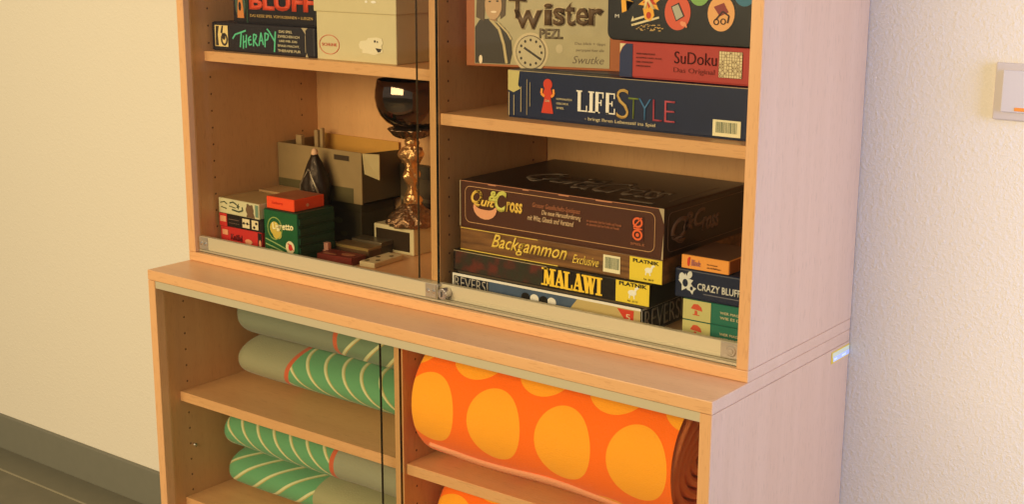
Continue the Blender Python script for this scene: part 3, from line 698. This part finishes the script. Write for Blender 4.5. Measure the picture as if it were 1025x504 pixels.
poly('top_print', g, face_fn('T', w, d_, h), R4(.002, .002, w-.002, d_-.002), mat('top_brown', srgb(96, 66, 48), .45, vary=.3), .0002)
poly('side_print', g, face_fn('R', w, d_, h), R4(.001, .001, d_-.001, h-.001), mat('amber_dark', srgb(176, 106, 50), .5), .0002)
polys('figure_print', g, ff, [ell(.0125, .0105, .0022, .0065), ell(.014, .016, .0015, .0022)], red, .0004)
text('title_lettering', g, ff, 'Blinde', .0170, .0055, .0330, .0150, mat('title_lilac', srgb(170, 110, 130), .5), shear=.2)
text('lettering', g, ff, 'Das Kartenspiel', .0440, .0095, .0610, .0120, dk); text('lettering', g, ff, 'mit viel Raffinesse', .0440, .0050, .0670, .0075, dk)

# ------------------------------------------------------------------ lower left shelf: small games
grp = 'small card game boxes at the left end of the bottom shelf'
g = thing('card_game', 'red card game box lying at the bottom of the leftmost small stack', 'card game', (.0260, .158, ZB), 0, grp)
w, d_, h = .1160, .085, .0440
bm = bmesh.new(); add_box(bm, 0, w, 0, d_, 0, h, .001, 1); from_bm('box_body', bm, mat('signal_red', srgb(198, 50, 46), .45), g)
poly('dark_end', g, ff, R4(.1060, .001, .1155, .043), chb, .0003)
text('lettering', g, ff, 'Kniffel', .0300, .0200, .0620, .0320, mat('title_darkred', srgb(120, 20, 24), .5), bold=.03)
polys('printed_patch', g, ff, [R4(.006, .028, .022, .038), ell(.080, .022, .010, .005), ell(.112, .022, .003, .008)], mat('patch_salmon', srgb(226, 160, 120), .5), .0006)
g = thing('card_game', 'black and red card game box in the middle of the leftmost small stack', 'card game', (.0255, .157, ZB+.0446), 0, grp)
w, d_, h = .1230, .085, .0258
bm = bmesh.new(); add_box(bm, 0, w, 0, d_, 0, h, .001, 1); from_bm('box_body', bm, mat('jet_card', srgb(34, 28, 24), .4), g)
poly('red_panel', g, ff, R4(.0004, .0006, .0220, h-.0006), mat('signal_red', None), .0003)
poly('faded_patch', g, ff, R4(.003, .009, .020, .020), mat('patch_salmon', None), .0008)
for u in (.068, .092): polys('card_print', g, ff, [R4(u-.002 if u < .07 else u, .004, u+.018, .0215)], cream, .0004)
polys('card_pips', g, ff, [ell(.070+i*.010, .0128, .0026, .0026) for i in range(2)]+[ell(.099+i*.006, .008+i*.008, .0030, .0026) for i in range(2)]+[R4(.066, .0118, .086, .0128)], black, .0009)
polys('small_print', g, ff, [R4(.028+k*.006, .008, .032+k*.006, .009) for k in range(5)]+[R4(.028, .015, .056, .016)], sg, .0004)
g = thing('card_game', 'white and sketchy-printed card game box on top of the leftmost small stack', 'card game', (.0270, .155, ZB+.0708), math.radians(-2), grp)
w, d_, h = .1180, .088, .0292
bm = bmesh.new(); add_box(bm, 0, w, 0, d_, 0, h, .001, 1); from_bm('box_body', bm, mat('pale_card', srgb(206, 200, 160), .5, vary=.1), g)
polys('sketch_print', g, ff, pline([(.006, .020), (.018, .023), (.026, .019)], .002)+pline([(.008, .012), (.024, .010)], .0018)+pline([(.034, .022), (.044, .025), (.054, .021)], .0025)+pline([(.040, .010), (.060, .008), (.072, .012), (.070, .018)], .003)+pline([(.032, .016), (.050, .014)], .0018)+[star(.058, .018, .006, 5, .4)], mat('sketch_green', srgb(66, 76, 56), .5), .0004)
polys('animal_print', g, ff, [ell(.092, .015, .011, .010), ell(.087, .023, .0035, .004), ell(.098, .022, .003, .004), [(.082, .001), (.106, .001), (.103, .010), (.086, .010)]], mat('animal_brown', srgb(110, 84, 60), .5), .0004)
polys('corner_print', g, ff, [R4(.1080, .004, .1160, .027)], mat('corner_teal', srgb(110, 140, 120), .5), .0004)
poly('top_print', g, face_fn('T', w, d_, h), R4(.002, .002, w-.002, d_-.002), mat('top_straw', srgb(170, 140, 92), .5, vary=.2), .0002)

g = thing('card_game', 'tall green card game box with yellow title, between red stack and cardboard box', 'card game', (.1480, .160, ZB), 0, grp)
w, d_, h = .0910, .094, .0925
bm = bmesh.new(); add_box(bm, 0, w, 0, d_, 0, h, .001, 1)
for k in range(4): add_box(bm, w-.001, w+.0030, .002, d_-.002, .016+k*.0180, .028+k*.0180, .0006, 1)
from_bm('box_body', bm, mat('bottle_green', srgb(20, 62, 42), .4, vary=.12), g)
poly('front_print', g, ff, R4(.0015, .002, w-.0015, h-.0015), mat('mid_green', srgb(28, 90, 50), .45, vary=.15), .0003)
bud = mat('duck_yellow', srgb(206, 180, 78), .5)
polys('bird_print', g, ff, [ell(.030, .058, .013, .013), ell(.036, .048, .012, .010)], bud, .0008)
polys('bird_ring', g, ff, ring(.030, .058, .0200, .0220, .0020, 24), mat('ring_olive', srgb(150, 170, 90), .5), .0008)
text('title_lettering', g, ff, 'Ligretto', .0240, .0520, .0800, .0690, mat('title_butter', srgb(255, 246, 190), .5), bold=.03, slope=.004, e=.0013)
polys('curved_stripes', g, ff, pline([(.004, .036), (.030, .030), (.060, .022), (.088, .012)], .0022)+pline([(.004, .026), (.030, .021), (.060, .014), (.080, .008)], .0022)+pline([(.004, .012), (.020, .016), (.034, .010)], .004), mat('stripe_pale', srgb(150, 176, 110), .5), .0008)
polys('round_emblem', g, ff, [ell(.070, .027, .0115, .0120)], cream, .0013)
polys('emblem_mark', g, ff, [ell(.071, .027, .0050, .0060)]+pline([(.064, .034), (.074, .030), (.078, .022)], .002), mat('signal_red', None), .0018)

g = thing('card_game', 'flat bright orange-red card game box lying on the tall green box', 'card game', (.1500, .166, ZB+.0930), 0, grp)
w, d_, h = .0740, .078, .0225
bm = bmesh.new(); add_box(bm, 0, w, 0, d_, 0, h, .001, 1); from_bm('box_body', bm, mat('orange_red_card', srgb(236, 78, 36), .5), g)
poly('top_print', g, face_fn('T', w, d_, h), R4(.002, .002, w-.002, d_-.002), mat('top_ruddy', srgb(160, 90, 56), .5, vary=.2), .0002)
polys('dot_print', g, face_fn('R', w, d_, h), [ell(.034, .009, .0035, .003)], mat('patch_salmon', None), .0004)
text('lettering', g, ff, 'Zauberei', .014, .010, .044, .015, mat('title_orange', srgb(214, 58, 26), .5))

g = thing('card_game', 'flat beige box half hidden behind the leftmost small stacks', 'box', (.0300, .256, ZB), 0)
w, d_, h = .105, .058, .1000
bm = bmesh.new(); add_box(bm, 0, w, 0, d_, 0, h, .001, 1); from_bm('box_body', bm, mat('beige_card', srgb(168, 134, 92), .55, vary=.12), g)
g.name = 'storage_box'
bm = bmesh.new(); add_box(bm, -.0008, w+.0008, -.0008, d_+.0008, h-.012, h+.0008, .001, 1); from_bm('lid', bm, mat('beige_lid', srgb(178, 142, 98), .55, vary=.12), g)

# dark box under, open cardboard box over it
g = thing('storage_box', 'dark olive box under the open cardboard box, behind the small games', 'box', (.1420, .333, ZB))
w, d_, h = .0620+.03, .095, .0850
bm = bmesh.new(); add_box(bm, 0, w, 0, d_, 0, h, .0012, 1); from_bm('box_body', bm, mat('olive_dark', srgb(74, 66, 44), .5, vary=.15), g)
polys('printed_patch', g, ff, [ell(.030, .045, .012, .006), ell(.045, .020, .010, .005)], mat('olive_print', srgb(96, 96, 60), .5), .0004)
bm = bmesh.new(); add_box(bm, -.0008, w+.0008, -.0008, d_+.0008, h-.02, h+.0006, .001, 1); from_bm('lid', bm, mat('olive_dark2', srgb(66, 58, 38), .5, vary=.15), g)

cb = thing('cardboard_box', 'open torn cardboard box with an olive band, in the back left corner', 'box', (.0215, .318, ZB+.0862))
w, d_, h = .2300, .112, .1010
kraft = mat('kraft', srgb(146, 122, 82), .7, vary=.12); kin = mat('kraft_inside', srgb(196, 144, 64), .7, vary=.08); olv = mat('olive_band', srgb(86, 76, 44), .6)
bm = bmesh.new()
add_box(bm, 0, w, 0, .003, 0, h, .0006, 1); add_box(bm, 0, .003, .003, d_-.003, 0, h, .0006, 1); add_box(bm, 0, w, .003, d_-.003, 0, .003)
bmesh.ops.create_cube  # walls of the carton
from_bm('box_walls', bm, kraft, cb)
bm = bmesh.new(); vs = [(w-.003, .003), (w, .003), (w, d_), (w-.003, d_)]
zt = [h*.98, h*.98, h*.93, h*.93]
a = [bm.verts.new((x, y, 0)) for x, y in vs]; b = [bm.verts.new((x, y, z)) for (x, y), z in zip(vs, zt)]
bm.faces.new(a); bm.faces.new(b)
for i in range(4): bm.faces.new((a[i], a[(i+1) % 4], b[(i+1) % 4], b[i]))
from_bm('side_wall', bm, mat('kraft_shaded', srgb(96, 84, 56), .7, vary=.1), cb)  # shade of the carton's right wall is put into this darker kraft
bm = bmesh.new(); add_box(bm, .003, w-.003, d_-.003, d_, .003, h+.008, .0006, 1); from_bm('back_wall', bm, kin, cb)
poly('printed_band', cb, ff, R4(.0005, .0005, w-.022, .0300), olv, .0003)
poly('handle_slot', cb, ff, R4(w-.072, h-.019, w-.032, h-.009), mat('slot_dark', srgb(60, 44, 26), .7), .0003)
bm = bmesh.new()
q_ = [(w+.001, .004, h*.99), (w+.030, .020, h*.98), (w+.026, .024, h*.48), (w+.004, .006, h*.60)]
a = [bm.verts.new(p) for p in q_]; b = [bm.verts.new((p[0]+.001, p[1]-.003, p[2])) for p in q_]
bm.faces.new(a); bm.faces.new(b)
for i in range(4): bm.faces.new((a[i], a[(i+1) % 4], b[(i+1) % 4], b[i]))
from_bm('torn_flap', bm, mat('flap_pale', srgb(190, 172, 124), .7, vary=.1), cb)
bm = bmesh.new(); add_box(bm, .010, .026, .040, .050, .003, .112, .001, 1); add_box(bm, .030, .040, .072, .080, .003, .120, .001, 1); add_box(bm, .042, .050, .076, .084, .003, .124, .001, 1)
o = thing('paper_bundle', 'folded pale papers sticking up from the left of the open cardboard box', 'papers', (.0215, .318, ZB+.0862)); 
from_bm('sheets', bm, mat('old_paper', srgb(176, 148, 104), .7, vary=.15), o)
g = thing('storage_box', 'dark box behind the trophy stem, right of the open cardboard box', 'box', (.2620, .4160, ZB))
bm = bmesh.new(); add_box(bm, 0, .10, 0, .015, 0, .155, .0012, 1); from_bm('box_body', bm, mat('umber_card', srgb(84, 68, 46), .55, vary=.15), g)
poly('printed_band', g, ff, R4(.001, .085, .099, .092), mat('umber_line', srgb(120, 104, 76), .5), .0003)
bm = bmesh.new(); add_box(bm, -.0008, .1008, -.0008, .0158, .13, .1562, .001, 1); from_bm('lid', bm, mat('umber_lid', srgb(74, 62, 44), .5, vary=.1), g)

# statuette in front of the carton
sx = thing('statuette', 'slim dark carved statuette with a pale tip, in front of the cardboard box', 'statuette', (.1560, .289, ZB))
br = mat('dark_bronze', srgb(58, 48, 40), .35, .6, bump=(90, .35))
def robe(r, z, a):
    return r*(1+.10*math.cos(2*a)+.05*math.cos(7*a+z*60))
lathe('body', sx, [(.020, 0), (.027, .006), (.0270, .030), (.0265, .060), (.0270, .100), (.0285, .118), (.0250, .132), (.0190, .150), (.0135, .164), (.0085, .174), (.0060, .180)], br, 40, fn=robe)
lathe('head', sx, [(.0050, .176), (.0068, .180), (.0066, .184), (.0045, .189), (.0008, .191)], mat('pale_tip', srgb(222, 178, 140), .5), 24)
pg = mat('pewter', srgb(150, 138, 118), .35, .7)
for s in (-1, 1):
    bm = bmesh.new(); prev = None
    for k in range(12):
        u = k/11; ang2 = -PI/2+s*(.15+1.0*math.sin(PI*u)*.8); z = .150-.105*u; r = .0285 if z < .12 else .0285-(z-.12)*.36
        c = Vector((r*math.cos(ang2)*1.06, r*math.sin(ang2)*.96, z)); ringv = [bm.verts.new(c+Vector((.0028*math.cos(t_), .0016*math.sin(t_)-.0005, .0028*math.sin(t_)))) for t_ in (0, PI/2, PI, 3*PI/2)]
        if prev:
            for i in range(4): bm.faces.new((prev[i], prev[(i+1) % 4], ringv[(i+1) % 4], ringv[i]))
        prev = ringv
    from_bm('arm', bm, pg, sx, True)

# trophy
tp_ = thing('trophy_cup', 'tall trophy with dark chrome bowl and bronze figure stem on pale plinth', 'trophy', (.3390, .3640, ZB))
tx, ty_ = 0, 0
pm_ = mat('plinth_stone', srgb(206, 192, 150), .35, vary=.06)
bm = bmesh.new(); add_box(bm, -.0710, .0310, -.0320, .0320, 0, .0520, .0015, 2); pb = from_bm('plinth', bm, pm_, tp_)
bm = bmesh.new(); add_box(bm, -.0650, .0210, -.0332, -.0316, .006, .0440, .0005, 1); from_bm('plaque', bm, mat('plaque_dark', srgb(62, 48, 34), .3, .3), pb)
brz = mat('bronze_gold', srgb(214, 168, 112), .28, .85, bump=(130, .9))
brd = mat('bronze_base', srgb(150, 116, 84), .28, .85, bump=(170, 1.0))
chrome = mat('dark_chrome', srgb(112, 100, 92), .07, .97)
def lumps(r, z, a): return r*(1+.07*math.sin(9*a+z*180)+.05*math.sin(14*a-z*260))
lathe('foot', tp_, [(.0440, .0522), (.0480, .056), (.0475, .062), (.0430, .068), (.0380, .075), (.0300, .081), (.0230, .088), (.0180, .096)], brd, 72, fn=lumps)
def figure(r, z, a):
    u = (z-.09)/.13
    return r*(1+.13*math.cos(2*a+u*7)+.09*math.cos(3*a-u*16)+.06*math.cos(7*a+u*30))
prof = []
for k in range(40):
    u = k/39; z = .092+.128*u; r = .0165-.004*math.sin(u*PI*1.5)+.0035*math.sin(u*19)
    if u > .86: r = .0100+.004*math.sin((u-.86)*22)
    prof.append((max(.006, r), z))
lathe('stem_figure', tp_, prof, brz, 48, fn=figure)
def scal(r, z, a): return r*(1+.045*math.cos(16*a))
lathe('collar', tp_, [(.010, .2180), (.0240, .2200), (.0330, .2240), (.0370, .2290), (.0410, .2340), (.0440, .2370), (.0420, .2385), (.0360, .2400), (.0250, .2440)], mat('collar_metal', srgb(120, 98, 78), .2, .9, bump=(160, .8)), 96, fn=scal)
bowl = [(.0180, .2390), (.0330, .2425), (.0480, .2510), (.0590, .2640), (.0655, .2800), (.0680, .2960), (.0672, .3110), (.0645, .3230), (.0632, .3290), (.0622, .3300), (.0618, .3280), (.0635, .3200), (.0655, .3060), (.0660, .2950), (.0620, .2760), (.0500, .2590), (.0010, .2470)]
lathe('bowl', tp_, bowl, chrome, 96)

# small things in front of the trophy
o = thing('tin_box', 'flat dark case with a golden front edge, in front of the trophy', 'case', (.2330, .2560, ZB), math.radians(1))
bm = bmesh.new(); add_box(bm, 0, .090, 0, .036, 0, .0190, .0012, 1); from_bm('case_body', bm, mat('case_brown', srgb(92, 66, 44), .35, .2, vary=.2), o)
bm = bmesh.new(); add_box(bm, -.0006, .0906, -.0006, .0366, .0160, .0215, .0012, 1); from_bm('lid', bm, mat('case_lid', srgb(138, 112, 74), .3, .3, vary=.15), o)
bm = bmesh.new(); add_box(bm, -.0002, .090, -.0016, -.0004, .0162, .0210); from_bm('gold_rim', bm, mat('gold_rim', srgb(214, 180, 110), .25, .7), o)
o = thing('tin_box', 'flat dark metal box lying across the trophy plinth', 'box', (.2440, .2950, ZB), math.radians(2))
bm = bmesh.new(); add_box(bm, 0, .074, 0, .034, 0, .0240, .0015, 2); from_bm('box_body', bm, mat('gunmetal', srgb(84, 76, 66), .35, .4), o)
bm = bmesh.new(); add_box(bm, -.0006, .0746, -.0006, .0346, .0170, .0255, .0015, 2); from_bm('lid', bm, mat('gunmetal_lid', srgb(118, 104, 82), .3, .5, vary=.15), o)
o = thing('card_deck', 'low dark red card deck box just behind the left door rail', 'card deck', (.2500, .1950, ZB), math.radians(4))
bm = bmesh.new(); add_box(bm, 0, .084, 0, .042, 0, .0150, .001, 1); from_bm('box_body', bm, mat('oxblood', srgb(110, 42, 32), .4, vary=.3), o)
polys('printed_patch', o, face_fn('T', .084, .042, .015), [R4(.01, .006, .04, .012), ell(.06, .02, .016, .008)], mat('patch_tan', srgb(160, 100, 70), .5), .0003)
o = thing('die', 'small pinkish block beside the green box', 'block', (.2420, .2280, ZB), math.radians(10))
o.name = 'small_block'
bm = bmesh.new(); add_box(bm, -.010, .008, -.006, .006, 0, .0285, .0025, 3); from_bm('block_body', bm, mat('blush', srgb(206, 148, 124), .5), o)
o = thing('domino_tile', 'flat cream strip with dark round spots, in front of the trophy plinth', 'domino', (.3780, .2150, ZB), math.radians(4))
o.name = 'spotted_strip'
bm = bmesh.new(); add_box(bm, -.036, .0, 0, .086, 0, .0100, .0015, 2); from_bm('strip_body', bm, mat('ivory', srgb(206, 188, 144), .4), o)
polys('spots', o, face_fn('T', 0, 0, .010), [ell(-.027, .012, .0042, .005), ell(-.010, .022, .0042, .005), ell(-.027, .044, .0042, .005), ell(-.010, .062, .0042, .005)], mat('spot_dark', srgb(84, 66, 44), .5), .0002)

# ------------------------------------------------------------------ blankets
def cloth_nodes(name):
    m = bpy.data.materials.new(name); m.use_nodes = True
    q = NG(m); uv = q.n('ShaderNodeUVMap'); sp = q.n('ShaderNodeSeparateXYZ'); q.L(uv.outputs[0], sp.inputs[0])
    tc = q.n('ShaderNodeTexCoord'); n = q.n('ShaderNodeTexNoise'); n.inputs['Scale'].default_value = 420; n.inputs['Detail'].default_value = 2; q.L(tc.outputs['Object'], n.inputs['Vector'])
    n2 = q.n('ShaderNodeTexNoise'); n2.inputs['Scale'].default_value = 11; n2.inputs['Detail'].default_value = 3; q.L(tc.outputs['Object'], n2.inputs['Vector'])
    bp = q.n('ShaderNodeBump'); bp.inputs['Strength'].default_value = .5; bp.inputs['Distance'].default_value = .002
    hh = q.m('ADD', n.outputs['Fac'], q.m('MULTIPLY', n2.outputs['Fac'], 3.))
    q.L(hh, bp.inputs['Height']); q.L(bp.outputs[0], q.b.inputs['Normal'])
    q.b.inputs['Roughness'].default_value = .9; q.b.inputs['Specular IOR Level'].default_value = .15; q.b.inputs['Sheen Weight'].default_value = .15
    return m, q, sp.outputs[0], sp.outputs[1]

GREEN = srgb(100, 160, 114); CRM = srgb(206, 208, 160); GRY = srgb(150, 150, 120); RED = srgb(196, 98, 64); YL = srgb(206, 170, 96)
def stripe_cloth(name, border, green_right, spacing, bend, curve, grey=GRY, green=GREEN, rim=True, v0=0., width=.13):
    """u = metres along the roll, v = metres around it (0 = front-most line, + = upwards)"""
    m, q, u, v = cloth_nodes(name)
    vv = q.m('SUBTRACT', v, v0)
    sh = q.m('ADD', q.m('MULTIPLY', vv, bend), q.m('MULTIPLY', q.m('MULTIPLY', vv, vv), curve))
    ph = q.m('FRACT', q.m('ADD', q.m('DIVIDE', q.m('ADD', u, sh), spacing), 20.))
    stripe = q.m('LESS_THAN', ph, width)
    shade = q.m('MULTIPLY', q.m('GREATER_THAN', ph, width), q.m('LESS_THAN', ph, width+.06))
    c = q.mix(stripe, green, CRM); c = q.mix(q.m('MULTIPLY', shade, .6), c, YL)
    ub = q.m('ADD', u, q.m('MULTIPLY', q.m('MULTIPLY', vv, vv), .8*(1 if green_right else -.5)))
    z = q.m('GREATER_THAN', ub, border) if green_right else q.m('LESS_THAN', ub, border)
    c = q.mix(z, grey, c)
    if rim:
        r = q.m('LESS_THAN', q.m('ABSOLUTE', q.m('SUBTRACT', ub, border)), .0055); c = q.mix(r, c, RED)
    q.L(c, q.b.inputs['Base Color'])
    return m

def orange_cloth():
    m, q, u, v = cloth_nodes('orange_blanket_cloth')
    best = None
    # rows of ovals, alternate rows shifted by half the spacing
    SU, SV = .132, .150
    def oval(uo, vo, a, b):
        du = q.m('SUBTRACT', q.m('MODULO', q.m('ADD', q.m('SUBTRACT', u, uo), SU*20.5), SU), SU/2)
        dv = q.m('SUBTRACT', v, vo)
        return q.m('LESS_THAN', q.m('ADD', q.m('POWER', q.m('DIVIDE', q.m('ABSOLUTE', du), a), 2), q.m('POWER', q.m('DIVIDE', q.m('ABSOLUTE', dv), b), 2)), 1)
    o1 = oval(.054, .004, .052, .060); o2 = oval(-.006, .110, .050, .042); o3 = oval(.120, -.122, .048, .045)
    f = q.m('MAXIMUM', q.m('MAXIMUM', o1, o2), o3)
    q.L(q.mix(f, srgb(255, 116, 22), srgb(255, 172, 42)), q.b.inputs['Base Color'])
    return m

def roll(name, parent, x0, x1, cy, cz, ry, rz, m, pw=2.3, round0=.05, round1=.03, open1=False, sag=0., wob=.012, n=56, seed=0):
    rnd = random.Random(seed); ph = [rnd.uniform(0, 6) for _ in range(4)]
    bm = bmesh.new(); uvl = bm.loops.layers.uv.new('UVMap'); NX = 70; rings = []; L = x1-x0
    # arc length table
    def P(th):
        c, s = math.cos(th), math.sin(th)
        return (-ry*math.copysign(abs(c)**(2/pw), c), rz*math.copysign(abs(s)**(2/pw), s))
    ths = [-PI+2*PI*k/n for k in range(n+1)]
    arc = [0.]
    for a, b in zip(ths, ths[1:]):
        p, r = P(a), P(b); arc.append(arc[-1]+math.hypot(p[0]-r[0], p[1]-r[1]))
    mid = arc[n//2]; arc = [a-mid for a in arc]
    xs = []
    for k in range(NX+1):
        t_ = k/NX
        if t_ < .25: xx = round0*(1-math.cos(t_/.25*PI/2))
        elif t_ > .85 and not open1: xx = L-round1*(1-math.cos((1-t_)/.15*PI/2))
        else:
            hi = .85 if not open1 else 1.0; end = L-round1 if not open1 else L
            xx = round0+(end-round0)*(t_-.25)/(hi-.25)
        xs.append(xx)
    for xx in xs:
        s = 1.
        if xx < round0: s = math.sqrt(max(1-(1-xx/round0)**2.4, 0))*.999+.001
        if not open1 and xx > L-round1: s = math.sqrt(max(1-((xx-(L-round1))/round1)**2.4, 0))*.999+.001
        row = []
        for th in ths:
            y, z = P(th)
            wv_ = 1+wob*math.sin(th*3+xx*9+ph[0])+wob*.7*math.sin(xx*23+ph[1]+th)+wob*.5*math.sin(xx*41+th*2+ph[2])
            wz = min(wv_, 1.0) if z < 0 else wv_
            row.append((Vector((x0+xx, cy+y*s*wv_, cz+z*s*wz-sag*math.sin(PI*xx/L))), xx))
        rings.append(row)
    V = [[bm.verts.new(r[j][0]) for j in range(n)] for r in rings]
    for i in range(NX):
        for j in range(n):
            j1 = (j+1) % n
            f = bm.faces.new((V[i][j], V[i][j1], V[i+1][j1], V[i+1][j])); f.smooth = True
            for lp, (ii, jj) in zip(f.loops, ((i, j), (i, j+1), (i+1, j+1), (i+1, j))):
                lp[uvl].uv = (rings[ii][0][1], arc[jj])
    bm.faces.new(V[0])
    if not open1: bm.faces.new(list(reversed(V[-1])))
    me = bpy.data.meshes.new(name); bm.to_mesh(me); bm.free()
    o = link(name, me, m, parent)
    return o

def blanket(label, x0, x1, cy, cz, ry, rz, m, grp, **k):
    b = thing('rolled_blanket', label, 'blanket', ((x0+x1)/2, cy, cz-rz), 0, grp)
    lo = b.location
    o = roll('blanket_body', b, x0-lo.x, x1-lo.x, cy-lo.y, cz-lo.z, ry, rz, m, **k)
    return b

gg = 'green and grey striped blankets in the lower left bay'
clA = stripe_cloth('cloth_a', .176, True, .0470, .0, -8., v0=.080)
clB = stripe_cloth('cloth_b', .300, True, .0560, -1.1, -2.0, grey=srgb(128, 136, 116), green=srgb(112, 136, 108), v0=.0)
clC = stripe_cloth('cloth_c', .325, False, .0450, .0, -8., grey=srgb(148, 150, 126), v0=.085)
clD = stripe_cloth('cloth_d', .270, False, .0600, -1.0, 3.0, grey=srgb(158, 156, 118), rim=False, v0=.050)
blanket('lower of the two blankets above the middle left shelf, grey end with red piping', .034, .578, .2480, -.2030, .098, .0425, clA, gg, seed=1, pw=2.2)
blanket('bluish grey blanket tucked highest in the left bay, just under the cabinet top', .040, .575, .2450, -.1105, .098, .0480, clB, gg, seed=2)
blanket('upper blanket of the lowest left pair, green stripes ending in a red line', .021, .578, .2250, -.3430, .108, .0440, clC, gg, seed=3)
blanket('bottom blanket of the lowest left pair, upward-fanning cream stripes on green', .024, .578, .2250, -.4260, .105, .0385, clD, gg, seed=5)

oc = orange_cloth()
og = 'orange blankets with yellow ovals in the lower right bay'
cy, cz, R_ = .1380, -.1395, .1070
b = blanket('thick orange rolled blanket with yellow ovals, upper of the two orange ones', .6110, 1.1200, cy, cz, R_, R_, oc, og, pw=2.05, round0=.022, open1=True, wob=.008, seed=8)
lo = b.location
def spiral(name, parent, x0, x1, cy, cz, r0, r1, turns, th, m):
    bm = bmesh.new(); N = int(turns*36); inn, out = [], []
    cols = []
    for k in range(N+1):
        a = 2*PI*k/36; r = r0+(r1-r0)*k/N
        c, s = math.cos(a), math.sin(a); row = []
        for (rr, xx) in ((r-th/2, x0), (r-th/2, x1-th*.35), (r-th*.2, x1), (r+th*.2, x1), (r+th/2, x1-th*.35), (r+th/2, x0)):
            row.append(bm.verts.new((xx-(.006*math.sin(a*1.7+r*90)), cy+rr*c, cz+rr*s)))
        cols.append(row)
    for A, B in zip(cols, cols[1:]):
        for i in range(5): bm.faces.new((A[i], A[i+1], B[i+1], B[i]))
    bm.faces.new(cols[0]); bm.faces.new(cols[-1])
    return from_bm(name, bm, m, parent, True)
spiral('rolled_end', b, 1.07-lo.x, 1.1180-lo.x, cy-lo.y, cz-lo.z, .014, R_-.0125, 4.6, .0135, mat('orange_reverse', srgb(255, 156, 92), .9, bump=(300, .4)))
# turned hem along the underside of the front
bm = bmesh.new(); prev = None
for k in range(61):
    u = k/60; x = .650+(.400)*u; th0 = -PI/2-.92+.10*math.sin(u*7)+.30*u
    c = Vector((x-lo.x, cy-lo.y+(R_+.001)*math.cos(th0), cz-lo.z+(R_+.001)*math.sin(th0)))
    tn = Vector((0, -math.sin(th0), math.cos(th0))); nr = Vector((0, math.cos(th0), math.sin(th0)))
    w_ = .0120*min(1, 6*u+.2); rg = [bm.verts.new(c+tn*w_*math.cos(a)+nr*.0050*math.sin(a)) for a in [i*PI/4 for i in range(8)]]
    if prev:
        for i in range(8): bm.faces.new((prev[i], prev[(i+1) % 8], rg[(i+1) % 8], rg[i]))
    else: bm.faces.new(rg)
    prev = rg
bm.faces.new(prev)
from_bm('hem', bm, mat('hem_salmon', srgb(236, 160, 118), .9, bump=(300, .4)), b, True)
blanket('second orange rolled blanket, on the shelf below the thick one', .6120, 1.0600, .1750, -.3670, .0950, .0950, oc, og, pw=2.05, round0=.03, seed=9)

# ------------------------------------------------------------------ lift everything so that the floor is z = 0
for o in C.objects:
    if o.parent is None: o.location.z += H

# ------------------------------------------------------------------ light
def area(name, loc, target, sx_, sy_, power, col):
    l = bpy.data.lights.new(name, 'AREA'); l.shape = 'RECTANGLE'; l.size = sx_; l.size_y = sy_; l.energy = power; l.color = col
    o = bpy.data.objects.new(name, l); C.objects.link(o); o.location = loc
    o.rotation_euler = (Vector(target)-Vector(loc)).to_track_quat('-Z', 'Y').to_euler()
    return o
area('front_window_light', (.12, -3.3, H+1.15), (.25, .4, H+.1), 2.9, 1.2, 146, (1, .785, .46))
area('side_window_light', (2.9, .17, H+.42), (1.2, .14, H+.0), .34, 1.2, 52, (.28, .43, 1.10))
wd = bpy.data.worlds.new('room'); bpy.context.scene.world = wd; wd.use_nodes = True
wd.node_tree.nodes['Background'].inputs[0].default_value = (.95, .84, .76, 1)
wd.node_tree.nodes['Background'].inputs[1].default_value = .36

# ------------------------------------------------------------------ camera
cam = bpy.data.cameras.new('camera'); co = bpy.data.objects.new('camera', cam); C.objects.link(co)
co.location = (2.05169675, -1.55595126, .618161897+H)
co.rotation_euler = (1.34045306, -.00311610174, .654999153)
cam.sensor_width = 36; cam.lens = 1371.39698/1025*36; cam.clip_start = .05
sc = bpy.context.scene; sc.camera = co
sc.view_settings.view_transform = 'Standard'; sc.view_settings.look = 'None'
sc.view_settings.gamma = 1; sc.view_settings.use_curve_mapping = False; sc.view_settings.exposure = 0.0
